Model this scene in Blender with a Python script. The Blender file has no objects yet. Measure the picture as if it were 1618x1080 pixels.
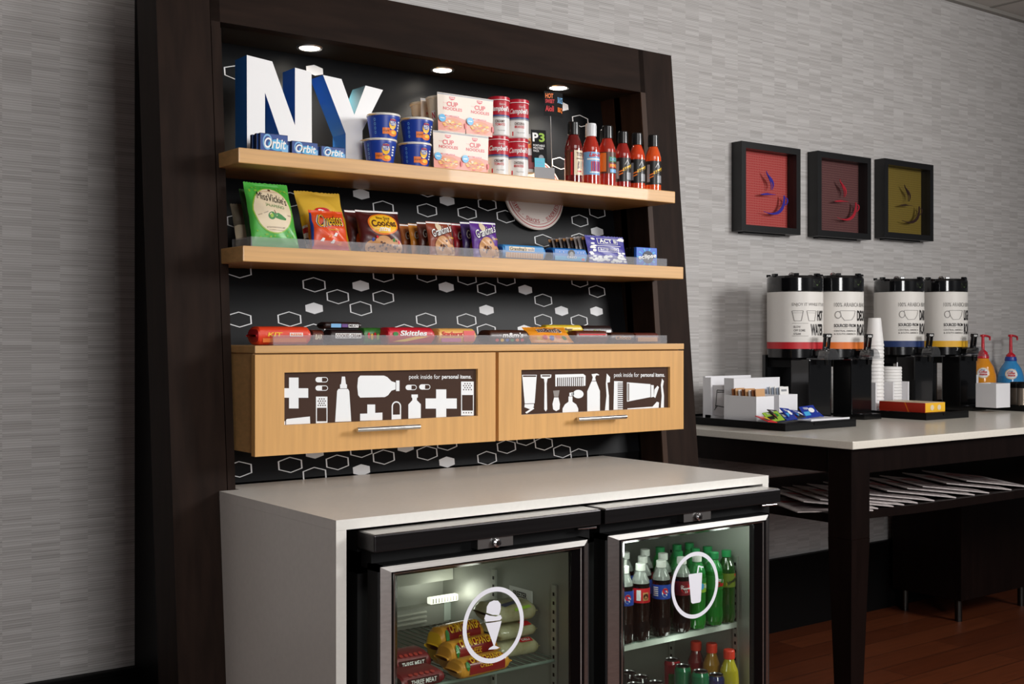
import bpy, bmesh, math, random
from mathutils import Matrix, Vector
PI = math.pi
random.seed(7)
scene = bpy.context.scene
col = scene.collection

# ------------------------------------------------------------------ camera
CAM = Vector((-1.188, -3.4922, 1.284)); YAW = .6471; FPX = 1898.36; CX = 809.0; CY = 531.17
cd = bpy.data.cameras.new('camera'); cam = bpy.data.objects.new('camera', cd); col.objects.link(cam)
cam.location = CAM; cam.rotation_euler = (PI/2, 0, -YAW)
cd.sensor_width = 36; cd.lens = FPX/1618*36; cd.shift_y = -(540-CY)/1618; cd.clip_start = .05
scene.camera = cam

# ------------------------------------------------------------------ light
w = bpy.data.worlds.new('world'); scene.world = w; w.use_nodes = True
w.node_tree.nodes['Background'].inputs[0].default_value = (.9, .93, 1, 1)
w.node_tree.nodes['Background'].inputs[1].default_value = .07
def area(name, loc, target, sx, sy, power, color=(1, 1, 1), spread=PI):
    l = bpy.data.lights.new(name, 'AREA'); l.shape = 'RECTANGLE'; l.size = sx; l.size_y = sy
    l.energy = power; l.color = color; l.spread = spread
    o = bpy.data.objects.new(name, l); col.objects.link(o); o.location = loc
    o.rotation_euler = (Vector(target)-Vector(loc)).to_track_quat('-Z', 'Y').to_euler()
    return o
area('room_light_key', (3.7, -4.2, 2.52), (1.3, -.6, 1.3), 1.3, 1.0, 62, (1, .99, .98), 2.2)
area('front_fill', (-.7, -5.8, 1.9), (-.1, 0, 1.2), 1.4, 1.2, 86, (1, .99, .985))  # added frontal fill, no such lamp known; lifts the left wall
area('room_light_ceiling', (.6, -3.2, 2.9), (.7, -1.2, 0), 1.6, 1.2, 24, (1, .985, .97))
vs = scene.view_settings
scene.display_settings.display_device = 'sRGB'
vs.view_transform = 'Standard'; vs.look = 'None'; vs.gamma = 1; vs.exposure = 0; vs.use_curve_mapping = False

# ------------------------------------------------------------------ measuring helpers (a pixel of the photo -> a point on a known plane)
_R = Vector((math.cos(YAW), -math.sin(YAW), 0)); _F = Vector((math.sin(YAW), math.cos(YAW), 0))
def ray(u, v): return _F + _R*((u-CX)/FPX) + Vector((0, 0, 1))*((CY-v)/FPX)
def on(ax, val, u, v):
    d = ray(u, v); i = 'xyz'.index(ax); return CAM + d*((val-CAM[i])/d[i])
def X(u, y): return on('y', y, u, CY).x
def Zv(u, v, y): return on('y', y, u, v).z

# ------------------------------------------------------------------ materials
def lin(c):
    if isinstance(c, str): c = tuple(int(c[i:i+2], 16) for i in (0, 2, 4))
    f = lambda x: x/12.92 if x <= .04045 else ((x+.055)/1.055)**2.4
    return tuple(f(k/255) for k in c)+(1,)
_M = {}
def mat(name, c, rough=.5, metal=0, coat=0, alpha=1, emit=0, noise=0, nscale=30, stretch=(1, 1, 1), bump=0, spec=.5, c2=None):
    if name in _M: return _M[name]
    m = bpy.data.materials.new(name); m.use_nodes = True; nt = m.node_tree; b = nt.nodes['Principled BSDF']
    b.inputs['Base Color'].default_value = lin(c); b.inputs['Roughness'].default_value = rough
    b.inputs['Metallic'].default_value = metal; b.inputs['Coat Weight'].default_value = coat
    b.inputs['Specular IOR Level'].default_value = spec
    if alpha < 1: b.inputs['Alpha'].default_value = alpha
    if emit:
        b.inputs['Emission Color'].default_value = lin(c); b.inputs['Emission Strength'].default_value = emit
    if noise or bump:
        tc = nt.nodes.new('ShaderNodeTexCoord'); mp = nt.nodes.new('ShaderNodeMapping'); n = nt.nodes.new('ShaderNodeTexNoise')
        mp.inputs['Scale'].default_value = stretch; n.inputs['Scale'].default_value = nscale; n.inputs['Detail'].default_value = 5
        nt.links.new(tc.outputs['Object'], mp.inputs['Vector']); nt.links.new(mp.outputs[0], n.inputs['Vector'])
        if noise:
            r = nt.nodes.new('ShaderNodeMix'); r.data_type = 'RGBA'
            base = lin(c); other = lin(c2) if c2 else tuple(x*(1-noise) for x in base[:3])+(1,)
            r.inputs[6].default_value = base; r.inputs[7].default_value = other
            mr = nt.nodes.new('ShaderNodeMapRange'); mr.inputs['From Min'].default_value = .35; mr.inputs['From Max'].default_value = .65
            nt.links.new(n.outputs['Fac'], mr.inputs['Value']); nt.links.new(mr.outputs[0], r.inputs[0])
            nt.links.new(r.outputs[2], b.inputs['Base Color'])
        if bump:
            bp = nt.nodes.new('ShaderNodeBump'); bp.inputs['Strength'].default_value = bump; bp.inputs['Distance'].default_value = .004
            nt.links.new(n.outputs['Fac'], bp.inputs['Height']); nt.links.new(bp.outputs[0], b.inputs['Normal'])
    _M[name] = m; return m
def glass(name, tint=(.9, .95, .92), gloss=.06, rough=.02, haze=0, hcol=(1, 1, 1)):
    if name in _M: return _M[name]
    m = bpy.data.materials.new(name); m.use_nodes = True; nt = m.node_tree
    for n in list(nt.nodes): nt.nodes.remove(n)
    out = nt.nodes.new('ShaderNodeOutputMaterial'); tr = nt.nodes.new('ShaderNodeBsdfTransparent'); gl = nt.nodes.new('ShaderNodeBsdfGlossy')
    tr.inputs[0].default_value = tint+(1,); gl.inputs['Roughness'].default_value = rough
    lw = nt.nodes.new('ShaderNodeLayerWeight'); lw.inputs[0].default_value = .5; pw = nt.nodes.new('ShaderNodeMath'); pw.operation = 'POWER'; pw.inputs[1].default_value = 5
    mx = nt.nodes.new('ShaderNodeMixShader'); ad = nt.nodes.new('ShaderNodeMath'); ad.operation = 'ADD'; ad.inputs[1].default_value = gloss
    nt.links.new(lw.outputs['Facing'], pw.inputs[0]); nt.links.new(pw.outputs[0], ad.inputs[0]); nt.links.new(ad.outputs[0], mx.inputs[0])
    nt.links.new(tr.outputs[0], mx.inputs[1]); nt.links.new(gl.outputs[0], mx.inputs[2])
    last = mx
    if haze:
        df = nt.nodes.new('ShaderNodeBsdfDiffuse'); df.inputs[0].default_value = hcol+(1,)
        m2 = nt.nodes.new('ShaderNodeMixShader'); m2.inputs[0].default_value = haze
        nt.links.new(mx.outputs[0], m2.inputs[1]); nt.links.new(df.outputs[0], m2.inputs[2]); last = m2
    nt.links.new(last.outputs[0], out.inputs[0]); _M[name] = m; return m

def wallpaper():
    m = bpy.data.materials.new('wallpaper'); m.use_nodes = True; nt = m.node_tree; b = nt.nodes['Principled BSDF']; N = nt.nodes.new; L = nt.links.new
    tc = N('ShaderNodeTexCoord'); sx = N('ShaderNodeSeparateXYZ'); L(tc.outputs['Object'], sx.inputs[0])
    def math_(op, a, bb=None):
        n = N('ShaderNodeMath'); n.operation = op
        for i, k in enumerate((a, bb)):
            if k is None: continue
            if isinstance(k, (int, float)): n.inputs[i].default_value = k
            else: L(k, n.inputs[i])
        return n.outputs[0]
    cx = math_('FLOOR', math_('DIVIDE', sx.outputs[0], .078))
    wn = N('ShaderNodeTexWhiteNoise'); wn.noise_dimensions = '1D'; L(cx, wn.inputs['W'])
    def rnd(zs, seed):
        z = math_('ADD', math_('DIVIDE', sx.outputs[2], zs), math_('MULTIPLY', wn.outputs['Value'], 13+seed))
        fz = math_('FLOOR', z); cb = N('ShaderNodeCombineXYZ'); L(cx, cb.inputs[0]); L(fz, cb.inputs[1]); cb.inputs[2].default_value = seed
        n = N('ShaderNodeTexWhiteNoise'); L(cb.outputs[0], n.inputs[0]); return n.outputs['Value']
    a = rnd(.0125, 1); c = rnd(.0068, 0)
    # long fine strands running sideways
    nz = N('ShaderNodeTexNoise'); mp = N('ShaderNodeMapping'); mp.inputs['Scale'].default_value = (6, 6, 420); L(tc.outputs['Object'], mp.inputs[0]); L(mp.outputs[0], nz.inputs['Vector']); nz.inputs['Scale'].default_value = 1
    zl = math_('FRACT', math_('ADD', math_('DIVIDE', sx.outputs[2], .0068), math_('MULTIPLY', wn.outputs['Value'], 7)))
    ln = math_('GREATER_THAN', zl, .3)                   # fine dark thread between the strands
    v = math_('ADD', math_('ADD', math_('ADD', math_('MULTIPLY', a, .14), math_('MULTIPLY', c, .24)), math_('MULTIPLY', nz.outputs['Fac'], .38)), math_('MULTIPLY', ln, .24))
    cr = N('ShaderNodeValToRGB'); e = cr.color_ramp.elements
    e[0].position = .2; e[0].color = lin((156, 152, 149)); e[1].position = .8; e[1].color = lin((203, 200, 198)); L(v, cr.inputs[0])
    L(cr.outputs[0], b.inputs['Base Color']); b.inputs['Roughness'].default_value = .55; b.inputs['Specular IOR Level'].default_value = .25
    bp = N('ShaderNodeBump'); bp.inputs['Strength'].default_value = .25; bp.inputs['Distance'].default_value = .003; L(v, bp.inputs['Height']); L(bp.outputs[0], b.inputs['Normal'])
    return m
def planks():
    m = bpy.data.materials.new('floor_planks'); m.use_nodes = True; nt = m.node_tree; b = nt.nodes['Principled BSDF']; N = nt.nodes.new; L = nt.links.new
    tc = N('ShaderNodeTexCoord'); mp = N('ShaderNodeMapping'); L(tc.outputs['Object'], mp.inputs[0]); mp.inputs['Rotation'].default_value = (0, 0, 0)
    br = N('ShaderNodeTexBrick'); L(mp.outputs[0], br.inputs['Vector']); br.inputs['Scale'].default_value = 1
    br.inputs['Brick Width'].default_value = 1.1; br.inputs['Row Height'].default_value = .13; br.inputs['Mortar Size'].default_value = .002; br.inputs['Bias'].default_value = 0
    br.inputs['Color1'].default_value = lin((116, 58, 30)); br.inputs['Color2'].default_value = lin((96, 44, 20)); br.inputs['Mortar'].default_value = lin((50, 26, 14))
    nz = N('ShaderNodeTexNoise'); m2 = N('ShaderNodeMapping'); m2.inputs['Scale'].default_value = (3, 40, 1); L(tc.outputs['Object'], m2.inputs[0]); L(m2.outputs[0], nz.inputs['Vector']); nz.inputs['Scale'].default_value = 1.5
    mx = N('ShaderNodeMix'); mx.data_type = 'RGBA'; mx.blend_type = 'MULTIPLY'; mx.inputs[0].default_value = .5; L(br.outputs[0], mx.inputs[6]); L(nz.outputs['Fac'], mx.inputs[7])
    L(mx.outputs[2], b.inputs['Base Color']); b.inputs['Roughness'].default_value = .42
    return m
maple = mat('maple_wood', (216, 168, 108), .42, noise=.16, nscale=3, stretch=(1.2, 14, 34), coat=.15)
maple_door = mat('maple_door_wood', (216, 164, 98), .45, noise=.13, nscale=3, stretch=(22, 14, 1.2))
dark = mat('dark_walnut_wood', (38, 26, 20), .6, noise=.38, nscale=4, stretch=(9, 9, 1.1), spec=.08)
darkh = mat('dark_walnut_crossgrain', (38, 26, 20), .6, noise=.38, nscale=4, stretch=(1.1, 9, 9), spec=.08)
black = mat('black_laminate', (12, 12, 13), .45, spec=.15)
blackm = mat('matte_black', (9, 9, 10), .6, spec=.2)
espresso = mat('espresso_wood', (20, 12, 10), .35, noise=.3, nscale=4, stretch=(8, 8, 1), spec=.12)
panelblack = mat('black_back_panel', (16, 17, 19), .42, spec=.15)
white = mat('white_print', (238, 238, 238), .5)
quartz = mat('white_quartz', (232, 229, 222), .28, noise=.04, nscale=90)
tablewhite = mat('cream_quartz', (222, 216, 204), .22, noise=.05, nscale=120)
steel = mat('brushed_steel', (200, 198, 195), .28, 1, noise=.12, nscale=3, stretch=(1, 60, 60))
chrome = mat('chrome', (215, 215, 218), .12, 1)
acryl = glass('clear_acrylic', (.93, .94, .95), .04, .08, .15, (.75, .75, .78))
doorglass = glass('door_glass', (.90, .93, .90), .03, .02)
plas = mat('white_plastic', (232, 231, 234), .35)
bplas = mat('gloss_black_plastic', (12, 12, 13), .18, coat=.3)

# ------------------------------------------------------------------ mesh builder
_TX = {}
def text_geo(s, bold=.0, shear=0.0):
    k = (s, bold, shear)
    if k in _TX: return _TX[k]
    cu = bpy.data.curves.new('t', 'FONT'); cu.body = s; cu.resolution_u = 4; cu.offset = bold; cu.shear = shear; cu.fill_mode = 'FRONT'
    o = bpy.data.objects.new('t', cu); col.objects.link(o)
    dg = bpy.context.evaluated_depsgraph_get(); me = o.evaluated_get(dg).to_mesh()
    v = [(p.co.x, p.co.y) for p in me.vertices]; f = [tuple(p.vertices) for p in me.polygons]
    o.evaluated_get(dg).to_mesh_clear(); bpy.data.objects.remove(o); bpy.data.curves.remove(cu)
    x0 = min(a for a, _ in v); x1 = max(a for a, _ in v); y0 = min(b for _, b in v); y1 = max(b for _, b in v)
    v = [((a-x0)/(x1-x0), (b-y0)/(y1-y0)) for a, b in v]
    _TX[k] = (v, f, (x1-x0)/(y1-y0)); return _TX[k]
def plane(o, ux=(1, 0, 0), uz=(0, 0, 1), n=None, step=.0004):
    o = Vector(o); ux = Vector(ux); uz = Vector(uz); n = Vector(n) if n else ux.cross(uz)
    return lambda u, v, k=0: o+ux*u+uz*v+n*(k*step)
def cylmap(r, r2=None, h=1, z0=0, a0=0, step=.0004):     # u metres along the front of an upright cylinder facing -y, v metres up
    r2 = r if r2 is None else r2
    def f(u, v, k=0):
        rr = r+(r2-r)*v/h; a = u/((r+r2)/2)+a0; q = rr+k*step
        return Vector((q*math.sin(a), -q*math.cos(a), z0+v))
    return f
class MB:
    def __init__(s): s.v = []; s.f = []; s.m = []; s.s = []; s.mats = []
    def mi(s, m):
        if m not in s.mats: s.mats.append(m)
        return s.mats.index(m)
    def add(s, vs, fs, m, smooth=False, M=None):
        n = len(s.v); i = s.mi(m)
        s.v += [tuple(M @ Vector(p)) if M else tuple(p) for p in vs]
        for f in fs: s.f.append(tuple(n+k for k in f)); s.m.append(i); s.s.append(smooth)
        return s
    def box(s, a, b, m, bev=0, M=None):
        a, b = [min(p, q) for p, q in zip(a, b)], [max(p, q) for p, q in zip(a, b)]
        if bev:
            bm = bmesh.new(); bmesh.ops.create_cube(bm, size=1)
            for v in bm.verts: v.co = Vector([(p+q)/2+c*(q-p) for p, q, c in zip(a, b, v.co)])
            bmesh.ops.bevel(bm, geom=bm.edges[:], offset=bev, segments=2, affect='EDGES', profile=.6)
            bm.verts.index_update(); s.add([v.co[:] for v in bm.verts], [[v.index for v in f.verts] for f in bm.faces], m, False, M); bm.free(); return s
        v = [(x, y, z) for z in (a[2], b[2]) for y in (a[1], b[1]) for x in (a[0], b[0])]
        return s.add(v, [(0, 2, 3, 1), (4, 5, 7, 6), (0, 1, 5, 4), (2, 6, 7, 3), (0, 4, 6, 2), (1, 3, 7, 5)], m, False, M)
    def hexa(s, p, m):                                   # eight corners: bottom 0-3 round, top 4-7 round
        return s.add(p, [(3, 2, 1, 0), (4, 5, 6, 7), (0, 1, 5, 4), (1, 2, 6, 5), (2, 3, 7, 6), (3, 0, 4, 7)], m)
    def lathe(s, prof, m, n=28, M=None, smooth=True, sq=1, seg=None):
        mats = m if isinstance(m, list) else [m]*(len(prof)-1)
        rings = [[(r*math.cos(2*PI*k/n), r*math.sin(2*PI*k/n)*sq, z) for k in range(n)] for r, z in prof]
        for j in range(len(prof)-1):
            s.add(rings[j]+rings[j+1], [(k, (k+1) % n, n+(k+1) % n, n+k) for k in range(n)], mats[j], smooth, M)
        for ring, mm, flip in ((rings[0], mats[0], True), (rings[-1], mats[-1], False)):
            s.add(ring, [tuple(range(n))[::-1] if flip else tuple(range(n))], mm, False, M)
        return s
    def tube(s, pts, r, m, n=10, M=None):
        pts = [Vector(p) for p in pts]; rings = []
        rr = r if isinstance(r, (list, tuple)) else [r]*len(pts)
        for i, p in enumerate(pts):
            d = (pts[min(i+1, len(pts)-1)]-pts[max(i-1, 0)]).normalized()
            a = d.cross(Vector((0, 0, 1)) if abs(d.z) < .9 else Vector((1, 0, 0))).normalized(); b = d.cross(a)
            rings.append([tuple(p+(a*math.cos(2*PI*k/n)+b*math.sin(2*PI*k/n))*rr[i]) for k in range(n)])
        for i in range(len(pts)-1):
            s.add(rings[i]+rings[i+1], [(k, n+k, n+(k+1) % n, (k+1) % n) for k in range(n)], m, True, M)
        s.add(rings[0], [tuple(range(n))], m, False, M); s.add(rings[-1], [tuple(range(n))[::-1]], m, False, M); return s
    def prism(s, poly, d, mp, m, mside=None):             # outline in mp's (u, v), extruded d metres against mp's normal
        n = len(poly); fr = [mp(u, v) for u, v in poly]; nn = (mp(0, 0, 1)-mp(0, 0, 0)).normalized(); bk = [p-nn*d for p in fr]
        s.add(fr, [tuple(range(n))], m); s.add(bk, [tuple(range(n))[::-1]], m)
        for i in range(n):
            j = (i+1) % n; mm = mside[i] if isinstance(mside, list) else (mside or m)
            s.add([fr[i], fr[j], bk[j], bk[i]], [(0, 3, 2, 1)], mm)
        return s
    def poly(s, pts, mp, m, k=1): return s.add([mp(u, v, k) for u, v in pts], [tuple(range(len(pts)))], m)
    def rect(s, u0, v0, u1, v1, mp, m, k=1, nu=1, nv=1):
        v = [mp(u0+(u1-u0)*i/nu, v0+(v1-v0)*j/nv, k) for j in range(nv+1) for i in range(nu+1)]; w_ = nu+1
        return s.add(v, [(j*w_+i, j*w_+i+1, (j+1)*w_+i+1, (j+1)*w_+i) for j in range(nv) for i in range(nu)], m, nu > 1)
    def ell(s, u, v, ru, rv, mp, m, k=1, n=24, rings=1, hole=0):
        rs = [hole+(1-hole)*(i+1)/rings for i in range(rings)]; vs = []; fs = []
        c = [[mp(u+ru*r*math.cos(2*PI*q/n), v+rv*r*math.sin(2*PI*q/n), k) for q in range(n)] for r in ([hole] if hole else [])+rs]
        for ring in c: vs += ring
        if not hole: fs.append(tuple(range(n)))
        for i in range(len(c)-1): fs += [(i*n+q, (i+1)*n+q, (i+1)*n+(q+1) % n, i*n+(q+1) % n) for q in range(n)]
        return s.add(vs, fs, m, rings > 1)
    def slant(s, u0, v0, u1, v1, h, mp, m, k=1, n=8):     # slanted stripe that follows a curved face
        for i in range(n):
            a, b = i/n, (i+1)/n; ua, ub, va, vb = u0+(u1-u0)*a, u0+(u1-u0)*b, v0+(v1-v0)*a, v0+(v1-v0)*b
            s.poly([(ua, va), (ub, vb), (ub, vb+h), (ua, va+h)], mp, m, k)
        return s
    def text(s, t, u0, v0, u1, v1, mp, m, bold=.0, shear=0, k=2, rot=0, keep=False):
        v, f, asp = text_geo(t, bold, shear)
        if keep:                                          # keep the letters' own proportions, v0..v1 sets the height, u0 the left end
            u1 = u0+asp*(v1-v0)
        cu, cv = (u0+u1)/2, (v0+v1)/2; c, sn = math.cos(rot), math.sin(rot); out = []
        for a, b in v:
            x = u0+a*(u1-u0)-cu; y = v0+b*(v1-v0)-cv
            out.append(mp(cu+x*c-y*sn, cv+x*sn+y*c, k))
        return s.add(out, f, m)
    def build(s, name, parent=None, loc=None, rot=None, kind=None):
        me = bpy.data.meshes.new(name); me.from_pydata(s.v, [], s.f); me.update()
        for m in s.mats: me.materials.append(m)
        me.polygons.foreach_set('material_index', s.m); me.polygons.foreach_set('use_smooth', s.s)
        o = bpy.data.objects.new(name, me); col.objects.link(o); o.parent = parent
        if loc is not None: o.location = loc
        if rot is not None: o.rotation_euler = rot
        if kind: o['kind'] = kind
        return o
def tag(o, label, cat, group=None):
    o['label'] = label; o['category'] = cat
    if group: o['group'] = group
    return o
def thing(name, label, cat, loc=(0, 0, 0), rot=(0, 0, 0), group=None):
    o = bpy.data.objects.new(name, None); col.objects.link(o); o.empty_display_size = .05
    o.location = loc; o.rotation_euler = rot; return tag(o, label, cat, group)
def dup(root, loc, rot=None, label=None, group=None):     # a copy of a thing with copies of its parts and sub-parts
    r = root.copy(); col.objects.link(r); r.location = loc
    if rot is not None: r.rotation_euler = rot
    if label: r['label'] = label
    if group: r['group'] = group
    for ch in list(root.children):
        c = ch.copy(); col.objects.link(c); c.parent = r
        for g in list(ch.children):
            d = g.copy(); col.objects.link(d); d.parent = c
    return r
ORD = ['first', 'second', 'third', 'fourth', 'fifth', 'sixth', 'seventh', 'eighth', 'ninth', 'tenth', 'eleventh', 'twelfth', 'thirteenth', 'fourteenth', 'fifteenth']
# ================================================================== THE SETTING
def structure(name, mb): o = mb.build(name, kind='structure'); return o
floor = MB(); floor.add([(-4, -6.5, 0), (8, -6.5, 0), (8, .1, 0), (-4, .1, 0)], [(0, 1, 2, 3)], planks()); structure('floor', floor)
wb = MB(); wb.box((-4, 0, 0), (8, .1, 2.985), wallpaper()); structure('wall_back', wb)
cl = MB(); cl.box((-4, -6.5, 2.985), (8, .1, 3.05), mat('ceiling_white', (205, 200, 194), .8))
gx = [-3.4+.61*i for i in range(19)]
for x in gx: cl.box((x-.012, -6.5, 2.981), (x+.012, 0, 2.985), mat('ceiling_grid', (150, 146, 140), .6))
for y in [-.45-.61*i for i in range(10)]: cl.box((-4, y-.012, 2.9812), (8, y+.012, 2.9852), mat('ceiling_grid', (150, 146, 140), .6))
cl.box((-4, -.03, 2.965), (8, 0, 2.985), mat('ceiling_grid', (150, 146, 140), .6))
structure('ceiling', cl)
bb = MB(); bb.box((-4, -.022, 0), (8, 0, .305), mat('baseboard_black', (10, 9, 9), .5, spec=.12)); bb.box((-4, -.028, .300), (8, 0, .3176), mat('baseboard_black', (10, 9, 9), .5, spec=.12), .003); structure('baseboard_back', bb)

# ================================================================== THE LEANING DISPLAY UNIT
def yf(z): return -.855+.088*z          # front face of the frame leans back
def yb(z): return -.8185+.165*z         # black back panel
XA, XB = .0235, 1.4584; XL, XR = -.129, 1.606; ZO = 2.065; ZT = 2.205
unit = thing('display_unit', 'tall dark brown wooden display unit with a black hexagon back panel', 'display unit', (.73, -.4, 0))
O = Vector((.73, -.4, 0))
def U(p): return (p[0]-O.x, p[1]-O.y, p[2]-O.z)
def inc(a, b, f):                       # point on inclined plane y = a + b z under pixel f
    d = ray(*f); t = (a+b*CAM.z-CAM.y)/(d.y-b*d.z); return CAM+d*t
def slab(m, x0, x1, z0, z1, th, taper0=0, taper1=0, mm=dark, fwd=0):
    yf_ = yf
    def yf2(z): return yf_(z)-fwd
    return _slab(m, x0, x1, z0, z1, th, taper0, taper1, mm, yf2)
def _slab(m, x0, x1, z0, z1, th, taper0, taper1, mm, yf):
    m.hexa([U((x0+taper0, yf(z0), z0)), U((x1+taper1, yf(z0), z0)), U((x1+taper1, yf(z0)+th, z0)), U((x0+taper0, yf(z0)+th, z0)),
            U((x0, yf(z1), z1)), U((x1, yf(z1), z1)), U((x1, yf(z1)+th, z1)), U((x0, yf(z1)+th, z1))], mm)
iL = [inc(-.855, .088, f).x for f in ((349, 34.6), (373.7, 1079))]
m = MB(); slab(m, XL, iL[0]-.028, 0, 2.32, .128, 0, .0); slab(m, iL[0]-.026, iL[0], 0, 2.05, .06, 0, iL[1]-iL[0]+.01); slab(m, iL[0]-.0265, iL[0]-.002, 2.05, 2.3, .06); m.build('left_post', unit)
m = MB(); slab(m, XB, XR, 0, ZT, .128, .0, .012); slab(m, XB-.0005, XB+.02, 0, ZO, .004, 0, 0, mat('walnut_edge', (62, 46, 37), .45, spec=.1), .0006); m.build('right_post', unit)
m = MB(); slab(m, iL[0]-.026, XB+.02, ZO, ZT, .045, 0, 0, darkh); m.build('top_rail', unit)
m = MB(); m.hexa([U(p) for p in ((XA-.02, yf(ZO)+.04, ZO-.0), (XB+.02, yf(ZO)+.04, ZO), (XB+.02, yb(ZO)+.03, ZO), (XA-.02, yb(ZO)+.03, ZO), (XA-.02, yf(ZO)+.04, ZO+.02), (XB+.02, yf(ZO)+.04, ZO+.02), (XB+.02, yb(ZO)+.03, ZO+.02), (XA-.02, yb(ZO)+.03, ZO+.02))], blackm); m.build('soffit_board', unit)
for x0, x1, z0 in ((XB, XB+.02, .05), (iL[0]-.02, iL[0], .92)):
    m = MB(); z1 = 2.2
    m.hexa([U(p) for p in ((x0, yf(z0)+.1, z0), (x1, yf(z0)+.1, z0), (x1, yb(z0)+.02, z0), (x0, yb(z0)+.02, z0), (x0, yf(z1)+.1, z1), (x1, yf(z1)+.1, z1), (x1, yb(z1)+.02, z1), (x0, yb(z1)+.02, z1))], dark)
    m.build('niche_side_panel', unit)
m = MB(); m.hexa([U(p) for p in ((.058, -.58, .0), (1.56, -.58, 0), (1.56, -.001, 0), (.058, -.001, 0), (.058, yb(2.3)+.02, 2.3), (1.56, yb(2.19)+.02, 2.19), (1.56, -.001, 2.19), (.058, -.001, 2.3))], black); m.hexa([U(p) for p in ((1.2885, -.664, 0), (1.4584, -.664, 0), (1.4584, -.581, 0), (1.2885, -.581, 0), (1.2885, -.664, .9164), (1.4584, -.664, .9164), (1.4584, -.581, .9164), (1.2885, -.581, .9164))], black); m.build('carcass', unit)
# back panel with its printed hexagons
m = MB(); z0, z1 = .9165, 2.2
bp = lambda x, z, off=0: Vector(U((x, yb(z)-off, z)))
m.hexa([bp(XA-.02, z0), bp(XB+.02, z0), bp(XB+.02, z0, -.018), bp(XA-.02, z0, -.018), bp(XA-.02, z1), bp(XB+.02, z1), bp(XB+.02, z1, -.018), bp(XA-.02, z1, -.018)], panelblack)
hexw = mat('hexagon_white', (225, 226, 228), .5)
def hexagon(px, py, filled):
    c = inc(-.8185, .165, (px, py)); W, H = (.026, .0155) if filled else (.0345, .0205)
    P = lambda k: [bp(c.x+a*W*k, c.z+b*H*k, .0008) for a, b in ((0, 1), (-1, .53), (-1, -.53), (0, -1), (1, -.53), (1, .53))]
    def inside(p): return XA+.002 < p.x+O.x < XB-.002
    o_ = P(1)
    for p in o_: p.x = min(max(p.x, XA+.001-O.x), XB-.001-O.x)
    if filled: m.add(o_, [tuple(range(6))], hexw)
    else:
        i_ = P(.885)
        for p in i_: p.x = min(max(p.x, XA+.001-O.x), XB-.001-O.x)
        m.add(o_+i_, [(k, (k+1) % 6, 6+(k+1) % 6, 6+k) for k in range(6)], hexw)
for h in ((377.8, 427), (496.2, 449.6), (533.6, 468.5), (605.5, 434.5), (605.5, 469.6), (569.9, 487.2), (377.8, 504.6), (457.3, 503.9), (673.8, 435.2), (673.3, 505), (496.2, 523), (639.3, 523),
          (737.6, 439.6), (799.6, 441), (768.5, 456.1), (858.2, 474.2), (915.6, 444), (943, 460.1), (737.1, 505.8), (858.2, 506.3), (915.1, 506.8), (768.5, 522), (533.5, 285), (605.5, 328), (459, 315),
          (674.6, 332), (674.6, 300.7), (737.9, 336.5), (769.6, 322.7), (799, 342), (916, 348.6), (943.4, 335), (916, 378), (373, 115), (916.8, 191), (885, 258), (570.4, 710.8), (606.2, 721.7), (378, 741), (458.4, 734),
          (497, 749.7), (674.7, 715.5), (769.4, 723.4), (800, 705.4), (859, 700.5), (888, 712.6), (830, 693), (915, 718.6), (706, 700), (533, 730), (377.8, 350), (858.2, 380)): hexagon(*h, False)
for h in ((569.9, 451.4), (496.2, 486.8), (704.9, 453.4), (829.8, 457.6), (768.5, 489.5), (887.1, 491), (942.3, 491.5), (828.6, 521), (570.6, 306.7), (706.2, 317), (943.4, 365.7), (497, 111), (888, 168),
          (497, 714.7), (571, 742), (706, 729.5), (640.5, 705.6), (705, 420)): hexagon(*h, True)
m.build('back_panel', unit)

# recessed downlights in the soffit
lampm = mat('lamp_lens', (255, 246, 230), .4, emit=14)
for i, (u, v) in enumerate(((489, 75), (699, 110), (882, 138))):
    p = on('z', ZO, u, v)
    t = thing('downlight', ('small round recessed downlight glowing above the large white letters', 'small round recessed downlight glowing above the noodle cups', 'small round recessed downlight glowing above the sauce bottles')[i], 'light', (p.x, p.y, ZO), group='downlights in the soffit')
    m = MB(); m.lathe([(.026, -.002), (.034, -.004), (.036, 0), (.034, .0)], steel, 28); m.build('trim_ring', t)
    m = MB(); m.lathe([(.0, -.0035), (.022, -.0045), (.027, -.003)], lampm, 24); m.build('lens', t)
    l = bpy.data.lights.new('downlight_lamp', 'SPOT'); l.energy = 15; l.spot_size = 1.9; l.spot_blend = .8; l.color = (1, .9, .76); l.shadow_soft_size = .025
    o = bpy.data.objects.new('downlight_lamp', l); col.objects.link(o); o.location = (p.x, p.y, ZO-.012)

# ------------------------------------------------------------------ shelves
YS = (-.819, -.8507, -.8764)
def shelf(i, pl, pr_, th, name, label):
    y = YS[i]; a, b = on('y', y, *pl), on('y', y, *pr_); z = (a.z+b.z)/2
    t = thing(name, label, 'shelf', ((a.x+b.x)/2, y, z))
    m = MB(); L = (b.x-a.x)/2; m.box((-L, 0, -th), (L, yb(z)-y-.004, 0), maple, .0025); m.build('board', t)
    return t, a.x, b.x, z
sh1, s1a, s1b, Z1 = shelf(0, (377, 233), (1067, 302), .0365, 'wall_shelf', 'upper maple shelf under the white letters and noodle cups')
sh2, s2a, s2b, Z2 = shelf(1, (384, 387), (1080, 422), .0375, 'wall_shelf', 'lower maple shelf with clear acrylic lip holding chips and cookies')
def guard(t, ox, oy, oz, x0, x1, y, h, yback):
    m = MB(); m.box((x0-ox, y-oy, .0003), (x1-ox, y-oy+.003, h), acryl)
    m.box((x0-ox, y-oy+.003, .0003), (x0-ox+.003, yback-oy, h), acryl); m.build('acrylic_lip', t)
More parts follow.
